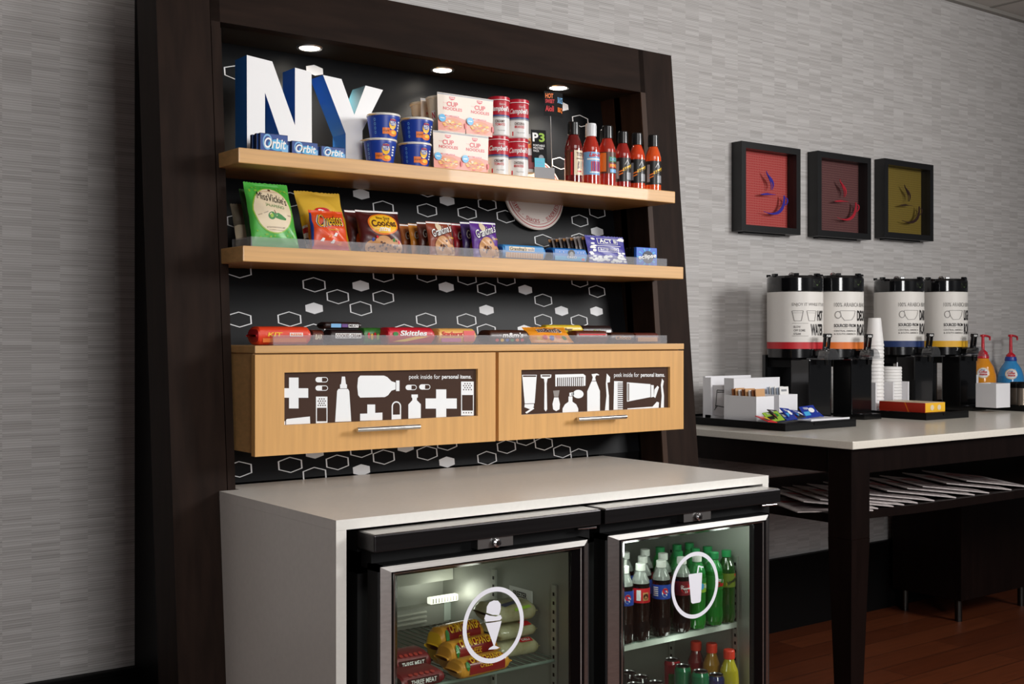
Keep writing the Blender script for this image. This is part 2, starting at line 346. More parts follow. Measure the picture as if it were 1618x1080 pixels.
gy2 = YS[1]+.012; guard(sh2, (s2a+s2b)/2, YS[1], Z2, X(397, gy2), X(1054, gy2), gy2, .0235, -.73)

# ------------------------------------------------------------------ cabinet for personal items
yc = YS[2]; a, b = on('y', yc, 403, 545), on('y', yc, 1081, 543); Z3 = (a.z+b.z)/2; c3a, c3b = a.x, b.x
Zc = (Zv(403, 718, yc)+Zv(1080, 680, yc))/2
cab = thing('wall_cabinet', 'maple wall cabinet with two printed flip doors below the candy', 'cabinet', ((a.x+b.x)/2, yc, Zc)); CO = Vector(((a.x+b.x)/2, yc, Zc))
H3 = Z3-Zc; L3 = (b.x-a.x)/2
m = MB(); m.box((-L3+.004, .021, .006), (L3-.004, yb(1.1)-yc-.003, H3-.0185), maple, .002); m.build('body', cab)
m = MB(); m.box((-L3, 0, H3-.018), (L3, yb(1.25)-yc-.004, H3), maple, .002); m.build('top_board', cab)
def PC(x, z, y=0): return (x-CO.x, y, z-CO.z)
yp = yc+.009
cabglass = mat('printed_brown_glass', (74, 56, 48), .12, coat=.3)
wpr = mat('window_white_print', (243, 245, 246), .3, coat=.2)
def door(x0, x1, wpx, prints, hp):
    d = MB(); zt, zb = H3-.0215, .0
    X0, X1 = x0-CO.x, x1-CO.x
    wl, wr, wt, wbm = X(wpx[0], yp)-CO.x, X(wpx[1], yp)-CO.x, wpx[2]-CO.z, wpx[3]-CO.z
    for r in ((X0, zb, wl, zt), (wr, zb, X1, zt), (wl, zb, wr, wbm), (wl, wt, wr, zt)): d.box((r[0], 0, r[1]), (r[2], .02, r[3]), maple_door)
    do = d.build('door', cab)
    g = MB(); g.box((wl, .009, wbm), (wr, .013, wt), cabglass)
    mp = lambda u, v, k=1: Vector(PC(*(lambda p: (min(max(p.x, wl+CO.x+.0005), wr+CO.x-.0005), min(max(p.z, wbm+CO.z+.0005), wt+CO.z-.0005)))(on('y', yp, u, v)), .009-.0004*k))
    prints(g, mp); g.build('printed_window', do)
    h = MB(); p0, p1 = on('y', yc-.03, *hp[0]), on('y', yc-.03, *hp[1]); zz = (p0.z+p1.z)/2
    h.tube([PC(p0.x, zz, -.028), PC(p1.x, zz, -.028)], .0058, steel, 14)
    for x in (p0.x+.02, p1.x-.02): h.tube([PC(x, zz, -.028), PC(x, zz, .001)], .004, steel)
    h.build('bar_handle', do)
def crop(x0, y0, s): return lambda x, y: (x0+x/s, y0+y/s)
c7 = crop(350, 480, 1504/390); c8 = crop(720, 480, 1618/390)
def P_(g, mp, cr, pts, mt=wpr, k=1): g.poly([cr(*p) for p in pts], mp, mt, k)
def E_(g, mp, cr, x, y, rx, ry, mt=wpr, k=1, hole=0):
    c = cr(x, y); q = cr(x+rx, y+ry); g.ell(c[0], c[1], q[0]-c[0], q[1]-c[1], mp, mt, k, 20, 1, hole)
def caption(g, mp, px0, px1, y0a, y0b):
    # slanting with the window in the picture because it is level on the pane
    xa, xm, xe = px0, px0+(px1-px0)*.515, px1
    g.text('peek inside for', xa, y0a+3.4, xm-1.8, y0a-5.6, mp, wpr, 0, 0, 2); g.text('personal items.', xm+1, y0b+3.4, xe, y0b-5.0, mp, wpr, .02, 0, 2)
def cross(g, mp, cr, x, y, a, h, wd, slope=0):
    P_(g, mp, cr, [(x-a, y-wd), (x-wd, y-wd), (x-wd, y-h), (x+wd, y-h), (x+wd, y-wd), (x+a, y-wd), (x+a, y+wd), (x+wd, y+wd), (x+wd, y+h), (x-wd, y+h), (x-wd, y+wd), (x-a, y+wd)])
def pill(g, mp, cr, x, y, rx, ry):
    n = 10; arcl = [(x-rx+ry-ry*math.sin(PI*i/n), y-ry*math.cos(PI*i/n)) for i in range(n+1)]; arcr = [(x+rx-ry+ry*math.sin(PI*i/n), y+ry*math.cos(PI*i/n)) for i in range(n+1)]
    P_(g, mp, cr, arcl+arcr)
    q = ry-4; P_(g, mp, cr, [(x+2, y-q)]+[(x+2, y+q)]+[(x+rx-ry+q*math.sin(PI*i/n), y+q*math.cos(PI*i/n)) for i in range(n+1)], cabglass, 2)
def plaster(g, mp, cr, x0, x1, y0, y1, pads):
    P_(g, mp, cr, [(x0, y0), (x1, y0), (x1, y1), (x0, y1)])
    P_(g, mp, cr, [(x0+6, y0+pads[0]), (x1-6, y0+pads[0]), (x1-6, y0+pads[1]), (x0+6, y0+pads[1])], cabglass, 2)
    for j in range(4):
        for i in range(4 if j % 2 else 3): E_(g, mp, cr, x0+(x1-x0)*(.2+.2*i if j % 2 else .3+.2*i), y0+14+13*j, 4, 4, cabglass, 2)
    if y1-y0-pads[1] > 14:
        for i in range(4): E_(g, mp, cr, x0+(x1-x0)*(.2+.2*i), y0+pads[1]+14, 4, 4, cabglass, 2)
def prints1(g, mp):
    cross(g, mp, c7, 440, 542, 88, 94, 29)
    pill(g, mp, c7, 610, 461, 38, 16); pill(g, mp, c7, 610, 512, 38, 16); pill(g, mp, c7, 1155, 508, 34, 16); pill(g, mp, c7, 1238, 505, 34, 16)
    plaster(g, mp, c7, 575, 645, 564, 726, (68, 150))
    P_(g, mp, c7, [(733, 442), (752, 442), (758, 488), (764, 490), (764, 514), (722, 514), (722, 490), (728, 488)])
    P_(g, mp, c7, [(692, 718), (704, 530), (712, 517), (770, 517), (778, 530), (790, 714)])
    P_(g, mp, c7, [(845, 436), (990, 436), (1010, 445), (1035, 470), (1060, 478), (1060, 520), (1035, 528), (1015, 555), (995, 567), (845, 570), (832, 555), (827, 505), (832, 450)]); P_(g, mp, c7, [(1063, 466), (1084, 466), (1084, 530), (1063, 530)])
    P_(g, mp, c7, [(844, 668), (888, 667), (888, 612), (936, 612), (936, 663), (980, 661), (980, 707), (844, 711)])
    n = 10; P_(g, mp, c7, [(1036, 704), (1036, 624)]+[(1065-29*math.cos(PI*i/n), 624-32*math.sin(PI*i/n)) for i in range(n+1)]+[(1094, 700)])
    P_(g, mp, c7, [(1044, 674), (1044, 624)]+[(1065-21*math.cos(PI*i/n), 624-24*math.sin(PI*i/n)) for i in range(n+1)]+[(1086, 673)], cabglass, 2)
    P_(g, mp, c7, [(1157, 551), (1196, 551), (1196, 569), (1190, 571), (1190, 586), (1214, 610), (1214, 694), (1138, 698), (1138, 612), (1162, 586), (1162, 571), (1157, 569)])
    cross(g, mp, c7, 1338, 606, 95, 86, 31)
    P_(g, mp, c7, [(393, 705), (400, 700), (538, 685), (540, 728), (393, 736)]); P_(g, mp, c7, [(374, 717), (388, 713), (388, 735), (374, 736)])
    plaster(g, mp, c8, 35, 118, 508, 730, (88, 190))
    caption(g, mp, 646, 745, 597, 596.5)
def prints2(g, mp):
    P_(g, mp, c8, [(435, 464), (531, 464), (517, 650), (452, 652)]); P_(g, mp, c8, [(452, 656), (512, 654), (512, 672), (488, 690), (450, 676)]); P_(g, mp, c8, [(455, 710), (508, 676), (514, 686), (465, 718)])
    P_(g, mp, c8, [(440, 468), (526, 468), (526, 477), (440, 477)], cabglass, 2)
    P_(g, mp, c8, [(556, 462), (627, 462), (625, 482), (602, 488), (596, 520), (599, 690), (590, 704), (580, 690), (582, 520), (578, 490), (558, 484)]); P_(g, mp, c8, [(564, 467), (620, 467), (618, 475), (565, 475)], cabglass, 2)
    P_(g, mp, c8, [(652, 462), (836, 458), (851, 470), (850, 535), (838, 536), (838, 478), (664, 483), (664, 540), (653, 540)])
    for i in range(13): P_(g, mp, c8, [(672+13*i, 482), (679+13*i, 482), (679+13*i, 538), (672+13*i, 538)])
    P_(g, mp, c8, [(638, 568), (680, 565), (673, 608), (645, 608)], mat('print_grey', (140, 134, 130), .4)); P_(g, mp, c8, [(645, 612), (673, 612), (683, 655), (680, 690), (658, 702), (638, 690), (634, 655)])
    P_(g, mp, c8, [(739, 606), (765, 606), (765, 640), (790, 658), (803, 685), (803, 707), (700, 711), (700, 685), (715, 658), (739, 640)]); P_(g, mp, c8, [(745, 582), (765, 578), (765, 602), (745, 604)]); E_(g, mp, c8, 803, 590, 35, 28); P_(g, mp, c8, [(760, 584), (775, 578), (775, 598), (760, 600)])
    P_(g, mp, c8, [(890, 460), (925, 455), (941, 464), (936, 468), (922, 466), (914, 480), (918, 502), (892, 504), (898, 480)]); P_(g, mp, c8, [(890, 507), (920, 506), (945, 570), (945, 700), (862, 704), (862, 572)])
    P_(g, mp, c8, [(990, 455), (1012, 480), (1010, 512), (994, 516), (1004, 600), (1004, 697), (978, 698), (988, 600), (984, 520)])
    P_(g, mp, c8, [(1038, 505), (1095, 507), (1095, 516), (1062, 516), (1062, 692), (1034, 693)])
    for i in range(13): P_(g, mp, c8, [(1060, 521+13.5*i), (1095, 521+13.5*i), (1095, 528+13.5*i), (1060, 528+13.5*i)])
    P_(g, mp, c8, [(1122, 513), (1276, 525), (1276, 610), (1122, 640)]); P_(g, mp, c8, [(1126, 520), (1137, 521), (1137, 632), (1126, 634)], mat('print_grey', (140, 134, 130), .4), 2); P_(g, mp, c8, [(1280, 530), (1298, 532), (1298, 608), (1280, 612)]); P_(g, mp, c8, [(1302, 560), (1322, 535), (1332, 545), (1308, 616), (1298, 608)])
    P_(g, mp, c8, [(1352, 488), (1364, 505), (1358, 540), (1365, 600), (1364, 682), (1344, 684), (1350, 600), (1344, 530)])
    P_(g, mp, c8, [(1125, 684), (1290, 672), (1318, 640), (1332, 645), (1330, 686), (1125, 690)])
    caption(g, mp, 970, 1050, 594, 593.6)
wt_ = lambda l, r: (Zv(*l, yp)+Zv(*r, yp))/2
door(X(403, yc), X(783, yc), (446.7, 752, wt_((446.7, 587.9), (752, 582.4)), wt_((446.7, 671.4), (752, 656))), prints1, ((565, 679.5), (664, 673)))
door(X(788, yc), X(1080, yc), (820.7, 1055.5, wt_((820.7, 583), (1055.5, 580)), wt_((820.7, 653.5), (1055.5, 644.6))), prints2, ((914, 662), (990, 658)))
gy3 = yc+.02
m = MB(); g0, g1 = X(432, gy3), X(1054, gy3)
m.box((g0-CO.x, gy3-yc, H3+.0003), (g1-CO.x, gy3-yc+.003, H3+.025), acryl); m.box((g0-CO.x, gy3-yc+.003, H3+.0003), (g0-CO.x+.003, -.74-yc, H3+.025), acryl); m.build('acrylic_lip', cab)

# ------------------------------------------------------------------ round sign on the back panel
rc = inc(-.8185-.012, .165, (841.5, 306)); th = math.atan(.165)
sg = MB(); R_ = .117
sg.lathe([(R_-.004, 0), (R_, .002), (R_, .008), (R_-.004, .010)], mat('sign_board', (226, 214, 206), .4), 64, Matrix.Rotation(PI/2, 4, 'X'))
redp = mat('sign_red', (176, 40, 48), .5); smp = lambda u, v, k=0: Vector((u, -.010-.0003*k, v))
sg.ell(0, 0, R_-.007, R_-.007, smp, redp, 1, 64, 1, .975); sg.ell(0, 0, R_*.86, R_*.86, smp, redp, 1, 64, 1, .982); sg.ell(0, 0, .004, .004, smp, redp, 1)
msg = 'SIPS · SNACKS · SUNDRIES'; rt = R_*.77
for i, ch in enumerate(msg):
    if ch == ' ': continue
    a_ = -PI/2+(i-(len(msg)-1)/2)*.101
    cmap = lambda u, v, k=0, a_=a_: smp(rt*math.cos(a_)+u*math.cos(a_+PI/2)-v*math.sin(a_+PI/2), rt*math.sin(a_)+u*math.sin(a_+PI/2)+v*math.cos(a_+PI/2), k)
    if ch == '·': sg.ell(0, 0, .0015, .0015, cmap, redp, 2, 8)
    else:
        hw = .0016 if ch == 'I' else .0040
        sg.text(ch, -hw, -.0065, hw, .0065, cmap, redp, .01)
o = sg.build('round_sign', None, rc, (-th, 0, 0)); tag(o, 'round white sign reading SIPS SNACKS SUNDRIES on the hexagon panel', 'sign')

# ================================================================== COUNTER AND FRIDGES
xl, xr, yq, ZC = -.0134, 1.2866, -1.3508, .914
ct = thing('counter', 'white quartz waterfall counter over the two glass door fridges', 'counter', ((xl+xr)/2, yq, 0)); ox = (xl+xr)/2
tp = lambda u, v, k=0: Vector((u-ox, v-yq, ZC+k))
m = MB(); m.prism([(xl, yq), (xr, yq), (xr, -.686), (.038, -.686), (.038, -.7765), (xl, -.7765)], .021, tp, quartz); m.build('countertop', ct)
m = MB(); x0, x1 = xl-ox, xl+.0235-ox; zq = ZC-.0212; e0, e1 = yf(0)-.001-yq, yf(zq)-.001-yq
m.hexa([(x0, 0, 0), (x1, 0, 0), (x1, e0, 0), (x0, e0, 0), (x0, 0, zq), (x1, 0, zq), (x1, e1, zq), (x0, e1, zq)], quartz); m.build('side_panel', ct)
m = MB(); m.box((xr-.0235-ox, 0, 0), (xr-ox, .66, zq), quartz, .001); m.build('side_panel', ct)
galv = mat('fridge_liner', (168, 170, 162), .42, .35)
dstl = mat('dark_steel', (58, 56, 57), .3, .9, noise=.2, nscale=3, stretch=(1, 60, 60))
wire = mat('grey_green_wire', (120, 138, 126), .5)
ring = mat('decal_white', (232, 232, 240), .5)
def fridge(x0, x1, label, d0, d1, g0, g1, ztop_l, decal, lockpx):
    t = thing('glass_door_fridge', label, 'fridge', ((x0+x1)/2, -1.3, 0)); tx, ty = (x0+x1)/2, -1.3
    W = (x1-x0)/2; yfr = -1.42-ty
    m = MB()                                             # open-fronted cabinet
    q = W-.002
    m.box((-q, -.048, .0), (-q+.032, .5, .845), blackm); m.box((q-.032, -.048, 0), (q, .5, .845), blackm); m.box((-q, .48, 0), (q, .5, .845), blackm); m.box((-q, -.048, .8), (q, .5, .885), blackm); m.box((-q, -.048, 0), (q, .5, .12), blackm)
    m.build('cabinet', t)
    m = MB(); e = .034
    m.box((-q+.0325, -.045, .121), (-q+e, .479, .799), galv); m.box((q-e, -.045, .121), (q-.0325, .479, .799), galv); m.box((-q+e, .477, .121), (q-e, .4795, .799), galv); m.box((-q+e, -.045, .797), (q-e, .479, .7995), galv); m.box((-q+e, -.045, .121), (q-e, .479, .123), galv); m.build('liner', t)
    m = MB(); m.box((-W, yfr, .853), (W, -.049, .888), dstl, .003); m.box((-W+.004, yfr+.004, .888), (W-.004, -.049, .8888), steel)
    m.build('header', t)
    m = MB(); m.box((-W+.01, yfr+.03, .815), (W-.01, -.049, .853), blackm)
    lp = on('y', -1.415, *lockpx); m.box((lp.x-tx-.047, -1.415-ty, .832), (lp.x-tx+.047, -1.38-ty, .853), mat('lock_plate', (150, 148, 146), .35, 1))
    m.lathe([(.0075, 0), (.0095, .004), (.0095, .007), (.006, .009)], chrome, 16, Matrix.Translation((lp.x-tx, -1.416-ty, .842)) @ Matrix.Rotation(PI/2, 4, 'X'))
    m.box((lp.x-tx-.0012, -1.4275-ty, .839), (lp.x-tx+.0012, -1.4245-ty, .845), blackm)
    m.tube([(W-.06, yfr+.012, .848), (W-.012, yfr+.004, .848)], .003, chrome, 8)
    m.build('lock_bracket', t)
    # door
    D0, D1, G0, G1 = d0-tx, d1-tx, g0-tx, g1-tx; yd = -1.43-ty; zt = ztop_l; zg = zt-.028
    m = MB(); zb = .13
    m.box((D0, yd+.008, zb), (D0+.012, yd+.048, zt), blackm); m.box((D1-.012, yd+.008, zb), (D1, yd+.048, zt), mat('frame_side', (90, 90, 92), .3, .9)); m.box((D0, yd+.008, zt-.012), (D1, yd+.048, zt), blackm); m.box((D0, yd+.008, zb), (D1, yd+.048, zb+.05), blackm)
    def bevel(p, mm): m.add(p, [(0, 1, 2, 3)], mm)
    # bevelled bright frame, each side four strips from the outer edge to the pane
    def strip(a0, a1, b0, b1, y0, y1, mm):               # a: outer inset, b: inner inset (left/right, top)
        pass
    prof = [(0, .020, None), (.10, .007, steel), (.50, .0, steel), (.58, .0005, mat('frame_dark', (44, 42, 44), .25, .9)), (.64, .003, mat('frame_dark', (44, 42, 44), .25, .9)), (.70, .004, steel), (1.0, .022, mat('frame_dark', (44, 42, 44), .25, .9))]
    lw, rw, tw = G0-D0, D1-G1, zt-zg
    for (k0, y0, _), (k1, y1, mm) in zip(prof, prof[1:]):
        L0 = lambda k: D0+lw*k; R0 = lambda k: D1-rw*k; T0 = lambda k: zt-tw*k
        m.add([(L0(k0), yd+y0, zb), (L0(k1), yd+y1, zb), (L0(k1), yd+y1, T0(k1)), (L0(k0), yd+y0, T0(k0))], [(0, 1, 2, 3)], mm)
        m.add([(R0(k0), yd+y0, zb), (R0(k1), yd+y1, zb), (R0(k1), yd+y1, T0(k1)), (R0(k0), yd+y0, T0(k0))], [(0, 3, 2, 1)], mm)
        m.add([(L0(k0), yd+y0, T0(k0)), (R0(k0), yd+y0, T0(k0)), (R0(k1), yd+y1, T0(k1)), (L0(k1), yd+y1, T0(k1))], [(0, 3, 2, 1)], mm)
    d = m.build('door', t)
    g = MB(); g.box((G0-.004, yd+.0215, zb+.02), (G1+.004, yd+.026, zg+.004), doorglass); g.build('glass', d)
    g = MB(); gm = lambda u, v, k=1: (lambda p: Vector((p.x-tx, yd+.0213-.0004*k, p.z)))(on('y', -1.43+.0213, u, v))
    decal(g, gm); g.build('decal', d)
    return t, tx, ty
def oval(g, gm, x0, x1, y0, y1, wd):
    c0 = gm((x0+x1)/2, (y0+y1)/2, 1); r = ((y1-y0)/2)/ (FPX/((c0.x+.0-0)+1)) if 0 else abs((gm((x0+x1)/2, y0).z-gm((x0+x1)/2, y1).z)/2)
    rx = (gm(x1, (y0+y1)/2).x-gm(x0, (y0+y1)/2).x)/2
    r = (r+rx)/2
    pm = lambda u, v, k=1: Vector((c0.x+u, c0.y, c0.z+v)); g.ell(0, 0, r, r, pm, ring, 1, 64, 1, 1-wd)
ci = crop(640, 900, 6.0)
def cone(g, gm):
    oval(g, gm, 732.5, 827.5, 926, 1047.5, .125)
    P_(g, gm, ci, [(775, 345), (800, 305), (840, 288), (880, 290), (905, 320), (907, 365), (900, 400), (890, 425), (830, 425), (770, 405)], ring)
    P_(g, gm, ci, [(765, 418), (800, 432), (860, 440), (905, 425), (918, 455), (900, 475), (830, 485), (765, 490), (750, 460)], ring)
    P_(g, gm, ci, [(762, 505), (840, 495), (915, 482), (900, 540), (850, 715), (838, 715), (790, 580)], ring); P_(g, gm, ci, [(838, 715), (852, 715), (895, 735), (870, 748), (788, 755), (800, 738)], ring)
cu_ = crop(980, 840, 6.75)
def cupdecal(g, gm):
    oval(g, gm, 1061, 1135.5, 871.5, 976, .12)
    P_(g, gm, cu_, [(728, 460), (735, 450), (868, 432), (873, 440), (858, 735), (845, 750), (770, 764), (755, 750)], ring)
    P_(g, gm, cu_, [(815, 440), (828, 362), (840, 355), (850, 360), (888, 368), (886, 382), (840, 374), (829, 440)], ring)
fz, fzx, fzy = fridge(.0350, .634, 'left fridge, freezer with ice cream cone decal on its glass door', X(600, -1.43), X(934, -1.43), X(632.5, -1.42), X(908, -1.42), (Zv(600, 899, -1.43)+Zv(934, 847, -1.43))/2, cone, (783, 859))
fr, frx, fry = fridge(.6456, 1.254, 'right fridge, with drink cup decal on its glass door and soda inside', X(960, -1.43), X(1219, -1.43), X(992, -1.42), X(1197, -1.42), (Zv(960, 846, -1.43)+Zv(1219, 811, -1.43))/2, cupdecal, (1102, 820))
# ================================================================== THINGS ON THE SHELVES
def shade(c, f): return tuple(min(255, k*f) for k in c)
def pk(name, c, rough=.32, bump=.25): return mat(name, c, rough+.1, coat=.08, bump=bump, nscale=55)
ink = lambda n, c: mat(n, c, .42, coat=.1)
WHT = ink('ink_white', (242, 242, 240)); BLK = ink('ink_black', (16, 14, 14)); RED = ink('ink_red', (205, 30, 40)); YEL = ink('ink_yellow', (244, 190, 40)); GRN = ink('ink_green', (44, 128, 52)); BLU = ink('ink_blue', (28, 66, 160)); ORG = ink('ink_orange', (236, 120, 34)); CRM = ink('ink_cream', (226, 208, 176)); TAN = ink('ink_cookie', (196, 142, 88)); BRN = ink('ink_brown', (84, 44, 28)); LBL = ink('ink_light_blue', (120, 178, 224)); GRY = ink('ink_grey', (140, 142, 146)); CYN = ink('ink_cyan', (70, 170, 220)); LGR = ink('ink_lime', (150, 190, 60)); PNK = ink('ink_pink', (226, 96, 96))

# ---- pillow bag: foot of the front at the origin, front towards -y, height along z before it is tipped
def bagmap(w, h, t, seed=0, wr=.002, topw=1.0, cr=.07):
    rs = random.Random(seed); ph = [(rs.uniform(3, 9), rs.uniform(3, 9), rs.uniform(0, 6)) for _ in range(5)]
    def f(u, v, k=0, side=-1):                            # u -1..1, v 0..1
        e = max(0, 1-u*u)**.42; q = min(1, max(0, (v-cr)/(.5-cr)), max(0, (1-cr-v)/(.5-cr))); q = max(q, 0)**.5
        wob = sum(math.sin(a*u+b*v*3+c) for a, b, c in ph)*wr*.45
        y = side*(t/2)*e*q+wob*(.35+e*q*.65)*(1 if side < 0 else .6)
        ww = w/2*(1-(1-topw)*v)*(1-.035*math.sin(PI*min(1, max(0, v))))
        return Vector((u*ww, y+side*(.0009*(k > 0)+.0004*k), v*h))
    return f
def bag(name, w, h, t, base, art, label, cat, loc, tilt=0, rz=0, group=None, seed=0, wr=.002, topw=1.0, nu=26, nv=26, back=None, cr=.07, roll=0):
    m = MB(); f = bagmap(w, h, t, seed, wr, topw, cr)
    us = [-1+2*i/nu for i in range(nu+1)]; us = [math.copysign(abs(a)**.75, a) for a in us]; vs_ = [i/nv for i in range(nv+1)]; W_ = nu+1
    for side, mm in ((-1, base), (1, back or base)):
        vv = []
        for j, v in enumerate(vs_):
            for i, u in enumerate(us):
                p = f(u, v, 0, side)
                if j in (0, nv): p.z += (.0018 if i % 2 else -.0)*(1 if j else .5)
                vv.append(p)
        m.add(vv, [((j*W_+i, j*W_+i+1, (j+1)*W_+i+1, (j+1)*W_+i) if side < 0 else (j*W_+i, (j+1)*W_+i, (j+1)*W_+i+1, j*W_+i+1)) for j in range(nv) for i in range(nu)], mm, True)
    art(m, f)
    o = m.build(name, None, loc, (tilt, roll, rz)); return tag(o, label, cat, group)
def band(m, f, v0, v1, mm, k=1, u0=-1, u1=1): m.rect(u0, v0, u1, v1, f, mm, k, 26 if u1-u0 > .5 else 3, max(2, int((v1-v0)*26)))
def disc(m, f, u, v, ru, rv, mm, k=1): m.ell(u, v, ru, rv, f, mm, k, 30, 7 if ru > .25 else 2)
def cookie(m, f, u, v, ru, rv, k=1, seed=1):
    disc(m, f, u, v, ru, rv, TAN, k); rs = random.Random(seed)
    for _ in range(9):
        a, r = rs.uniform(0, 6.28), rs.uniform(0, .8); disc(m, f, u+ru*r*math.cos(a), v+rv*r*math.sin(a), ru*.12, rv*.12, BRN, k+1)

# ---- the two letters
lw_ = mat('letter_face', (244, 244, 244), .45); lb = mat('letter_side_blue', (44, 112, 190), .4); lt = mat('letter_side_teal', (26, 104, 124), .4); lpale = mat('letter_top_pale', (205, 212, 222), .45)
cn = crop(340, 60, 5.4); yl = -.70
def letter(name, pts, sides, label):
    q = [on('y', yl, *cn(*p)) for p in pts]; zt = max(p.z for p in q); x0 = min(p.x for p in q)
    poly = [(p.x-x0, (0 if abs(pt[1]-999) < 1 else p.z-Z1)) for p, pt in zip(q, pts)]
    m = MB(); m.prism(poly[::-1], .07, lambda u, v, k=0: Vector((u, -k, v)), lw_, sides[::-1][1:]+sides[::-1][:1])
    o = m.build(name, None, (x0, yl, Z1)); tag(o, label, 'letter', None)
letter('letter_sculpture', [(272, 999), (270, 145), (487, 200), (681, 745), (681, 253), (822, 290), (826, 999), (622, 999), (425, 465), (425, 999)], [lb, lpale, lb, lb, lpale, lb, lb, lb, lb, lb], 'large white letter N with blue sides at the left end of the upper shelf')
letter('letter_sculpture', [(1115, 999), (1113, 815), (920, 315), (1078, 350), (1187, 655), (1283, 405), (1432, 443), (1257, 790), (1257, 999)], [lb, lb, lpale, lt, lt, lpale, lb, lb, lb], 'large white letter Y with blue and teal sides behind the gum packs')

# ---- gum packs in front of the letters
gum_b = pk('gum_blue', (22, 66, 140), .25, 0); gum_d = ink('gum_navy', (14, 30, 74))
def gum(w, h, d=.011, hue=None):
    m = MB(); m.box((-w/2, 0, 0), (w/2, d, h), gum_d, .0015); mp = plane((-w/2, -.0003, 0), step=.0003, n=(0, -1, 0))
    m.rect(.001, .0015, w-.001, h-.0015, mp, gum_b, 1); m.ell(w*.26, h*.55, w*.17, h*.42, mp, LBL, 2, 24, 1, .75); m.ell(w*.62, h*.42, w*.34, h*.30, mp, CYN, 2, 20)
    m.text('Orbit', w*.14, h*.22, w*.92, h*.78, mp, WHT, .02, .2, 4)
    m.poly([(w*.75, h*.2), (w, h*.5), (w, h*.1), (w*.8, 0)], mp, LBL, 3); return m
for gi, (u0, u1, v, n, who) in enumerate(((411, 455, 211.5, 4, 'in front of the white letter N'), (461, 502, 224, 2, 'between the two white letters'), (507.5, 545, 235, 3, 'in front of the white letter Y'))):
    xa, xb = X(u0, -.79), X(u1, -.79); h = max(.03, Zv((u0+u1)/2, v, -.79)-Z1)
    first = gum(xb-xa, h).build('gum_pack', None, ((xa+xb)/2, -.79, Z1))
    tag(first, 'blue gum pack, frontmost of those '+who, 'gum', 'blue gum packs on the upper shelf')
    for k in range(1, n):
        d = first.copy(); col.objects.link(d); d.location = ((xa+xb)/2-.004*(k % 2), -.79+.0125*k, Z1)
        d['label'] = 'blue gum pack, %s from the front %s' % (ORD[k], who)

# ---- macaroni cups
macb = pk('cup_blue', (26, 62, 160), .25, 0); foil = mat('cup_foil_lid', (228, 224, 214), .35)
flap = mat('paper_flap', (206, 160, 92), .5)
def maccup():
    t = thing('pasta_cup', 'x', 'cup'); h = .0665
    m = MB(); m.lathe([(.034, 0), (.035, .002), (.0430, .056), (.0430, .0605)], macb, 36); f = cylmap(.0355, .0432, .056)
    m.rect(-.016, .012, .004, .028, f, ORG, 1, 4, 1); m.text('original', -.014, .017, .002, .0235, f, BRN, 0, 0, 2)
    m.ell(.012, .038, .011, .014, f, YEL, 1, 18); m.ell(.012, .042, .0095, .0085, f, BLU, 2, 18); m.text('Kraft', .004, .046, .02, .051, f, RED, .02, 0, 3); m.text('MAC &', .004, .0405, .02, .0455, f, WHT, .02, 0, 3); m.text('CHEESE', .004, .0355, .02, .04, f, WHT, .02, 0, 3)
    m.ell(.015, .015, .015, .0085, f, ORG, 1, 18, 2); m.ell(.017, .017, .009, .005, f, YEL, 2, 14)
    for i in range(4): m.rect(.030, .022+.007*i, .038, .026+.007*i, f, WHT, 1, 2, 1)
    for i in range(4): m.ell(-.036, .016+.011*i, .0028, .004, f, LBL, 1, 12, 1, .6)
    m.build('cup', t)
    m = MB(); m.lathe([(.0435, .0605), (.0450, .061), (.0450, .064), (.0435, .0665), (.001, .0662)], foil, 36); m.build('lid', t)
    m = MB(); m.add([(-.03, -.033, .0632), (-.046, -.02, .064), (-.056, -.028, .0585), (-.040, -.041, .0575)], [(0, 1, 2, 3)], flap); m.add([(-.03, -.033, .0636), (-.046, -.02, .0644), (-.056, -.028, .0589), (-.040, -.041, .0579)], [(3, 2, 1, 0)], flap); m.build('pull_tab', t)
    return t
mc = None
for u, lev, rz, lab in ((600.5, 0, -.45, 'blue pasta cup, lower left of the four beside the letter Y'), (606, 1, -.2, 'blue pasta cup with orange pull tab, stacked upper left beside the letter Y'), (656, 0, -.25, 'blue pasta cup, lower right of the four, next to noodle boxes'), (658.5, 1, -.2, 'blue pasta cup, stacked upper right, next to noodle boxes')):
    p = (X(u, -.757), -.757, Z1+lev*.0668)
    if mc is None: mc = maccup(); mc.location = p; mc.rotation_euler = (0, 0, rz); mc['label'] = lab; mc['group'] = 'blue pasta cups'
    else: dup(mc, p, (0, 0, rz), lab)

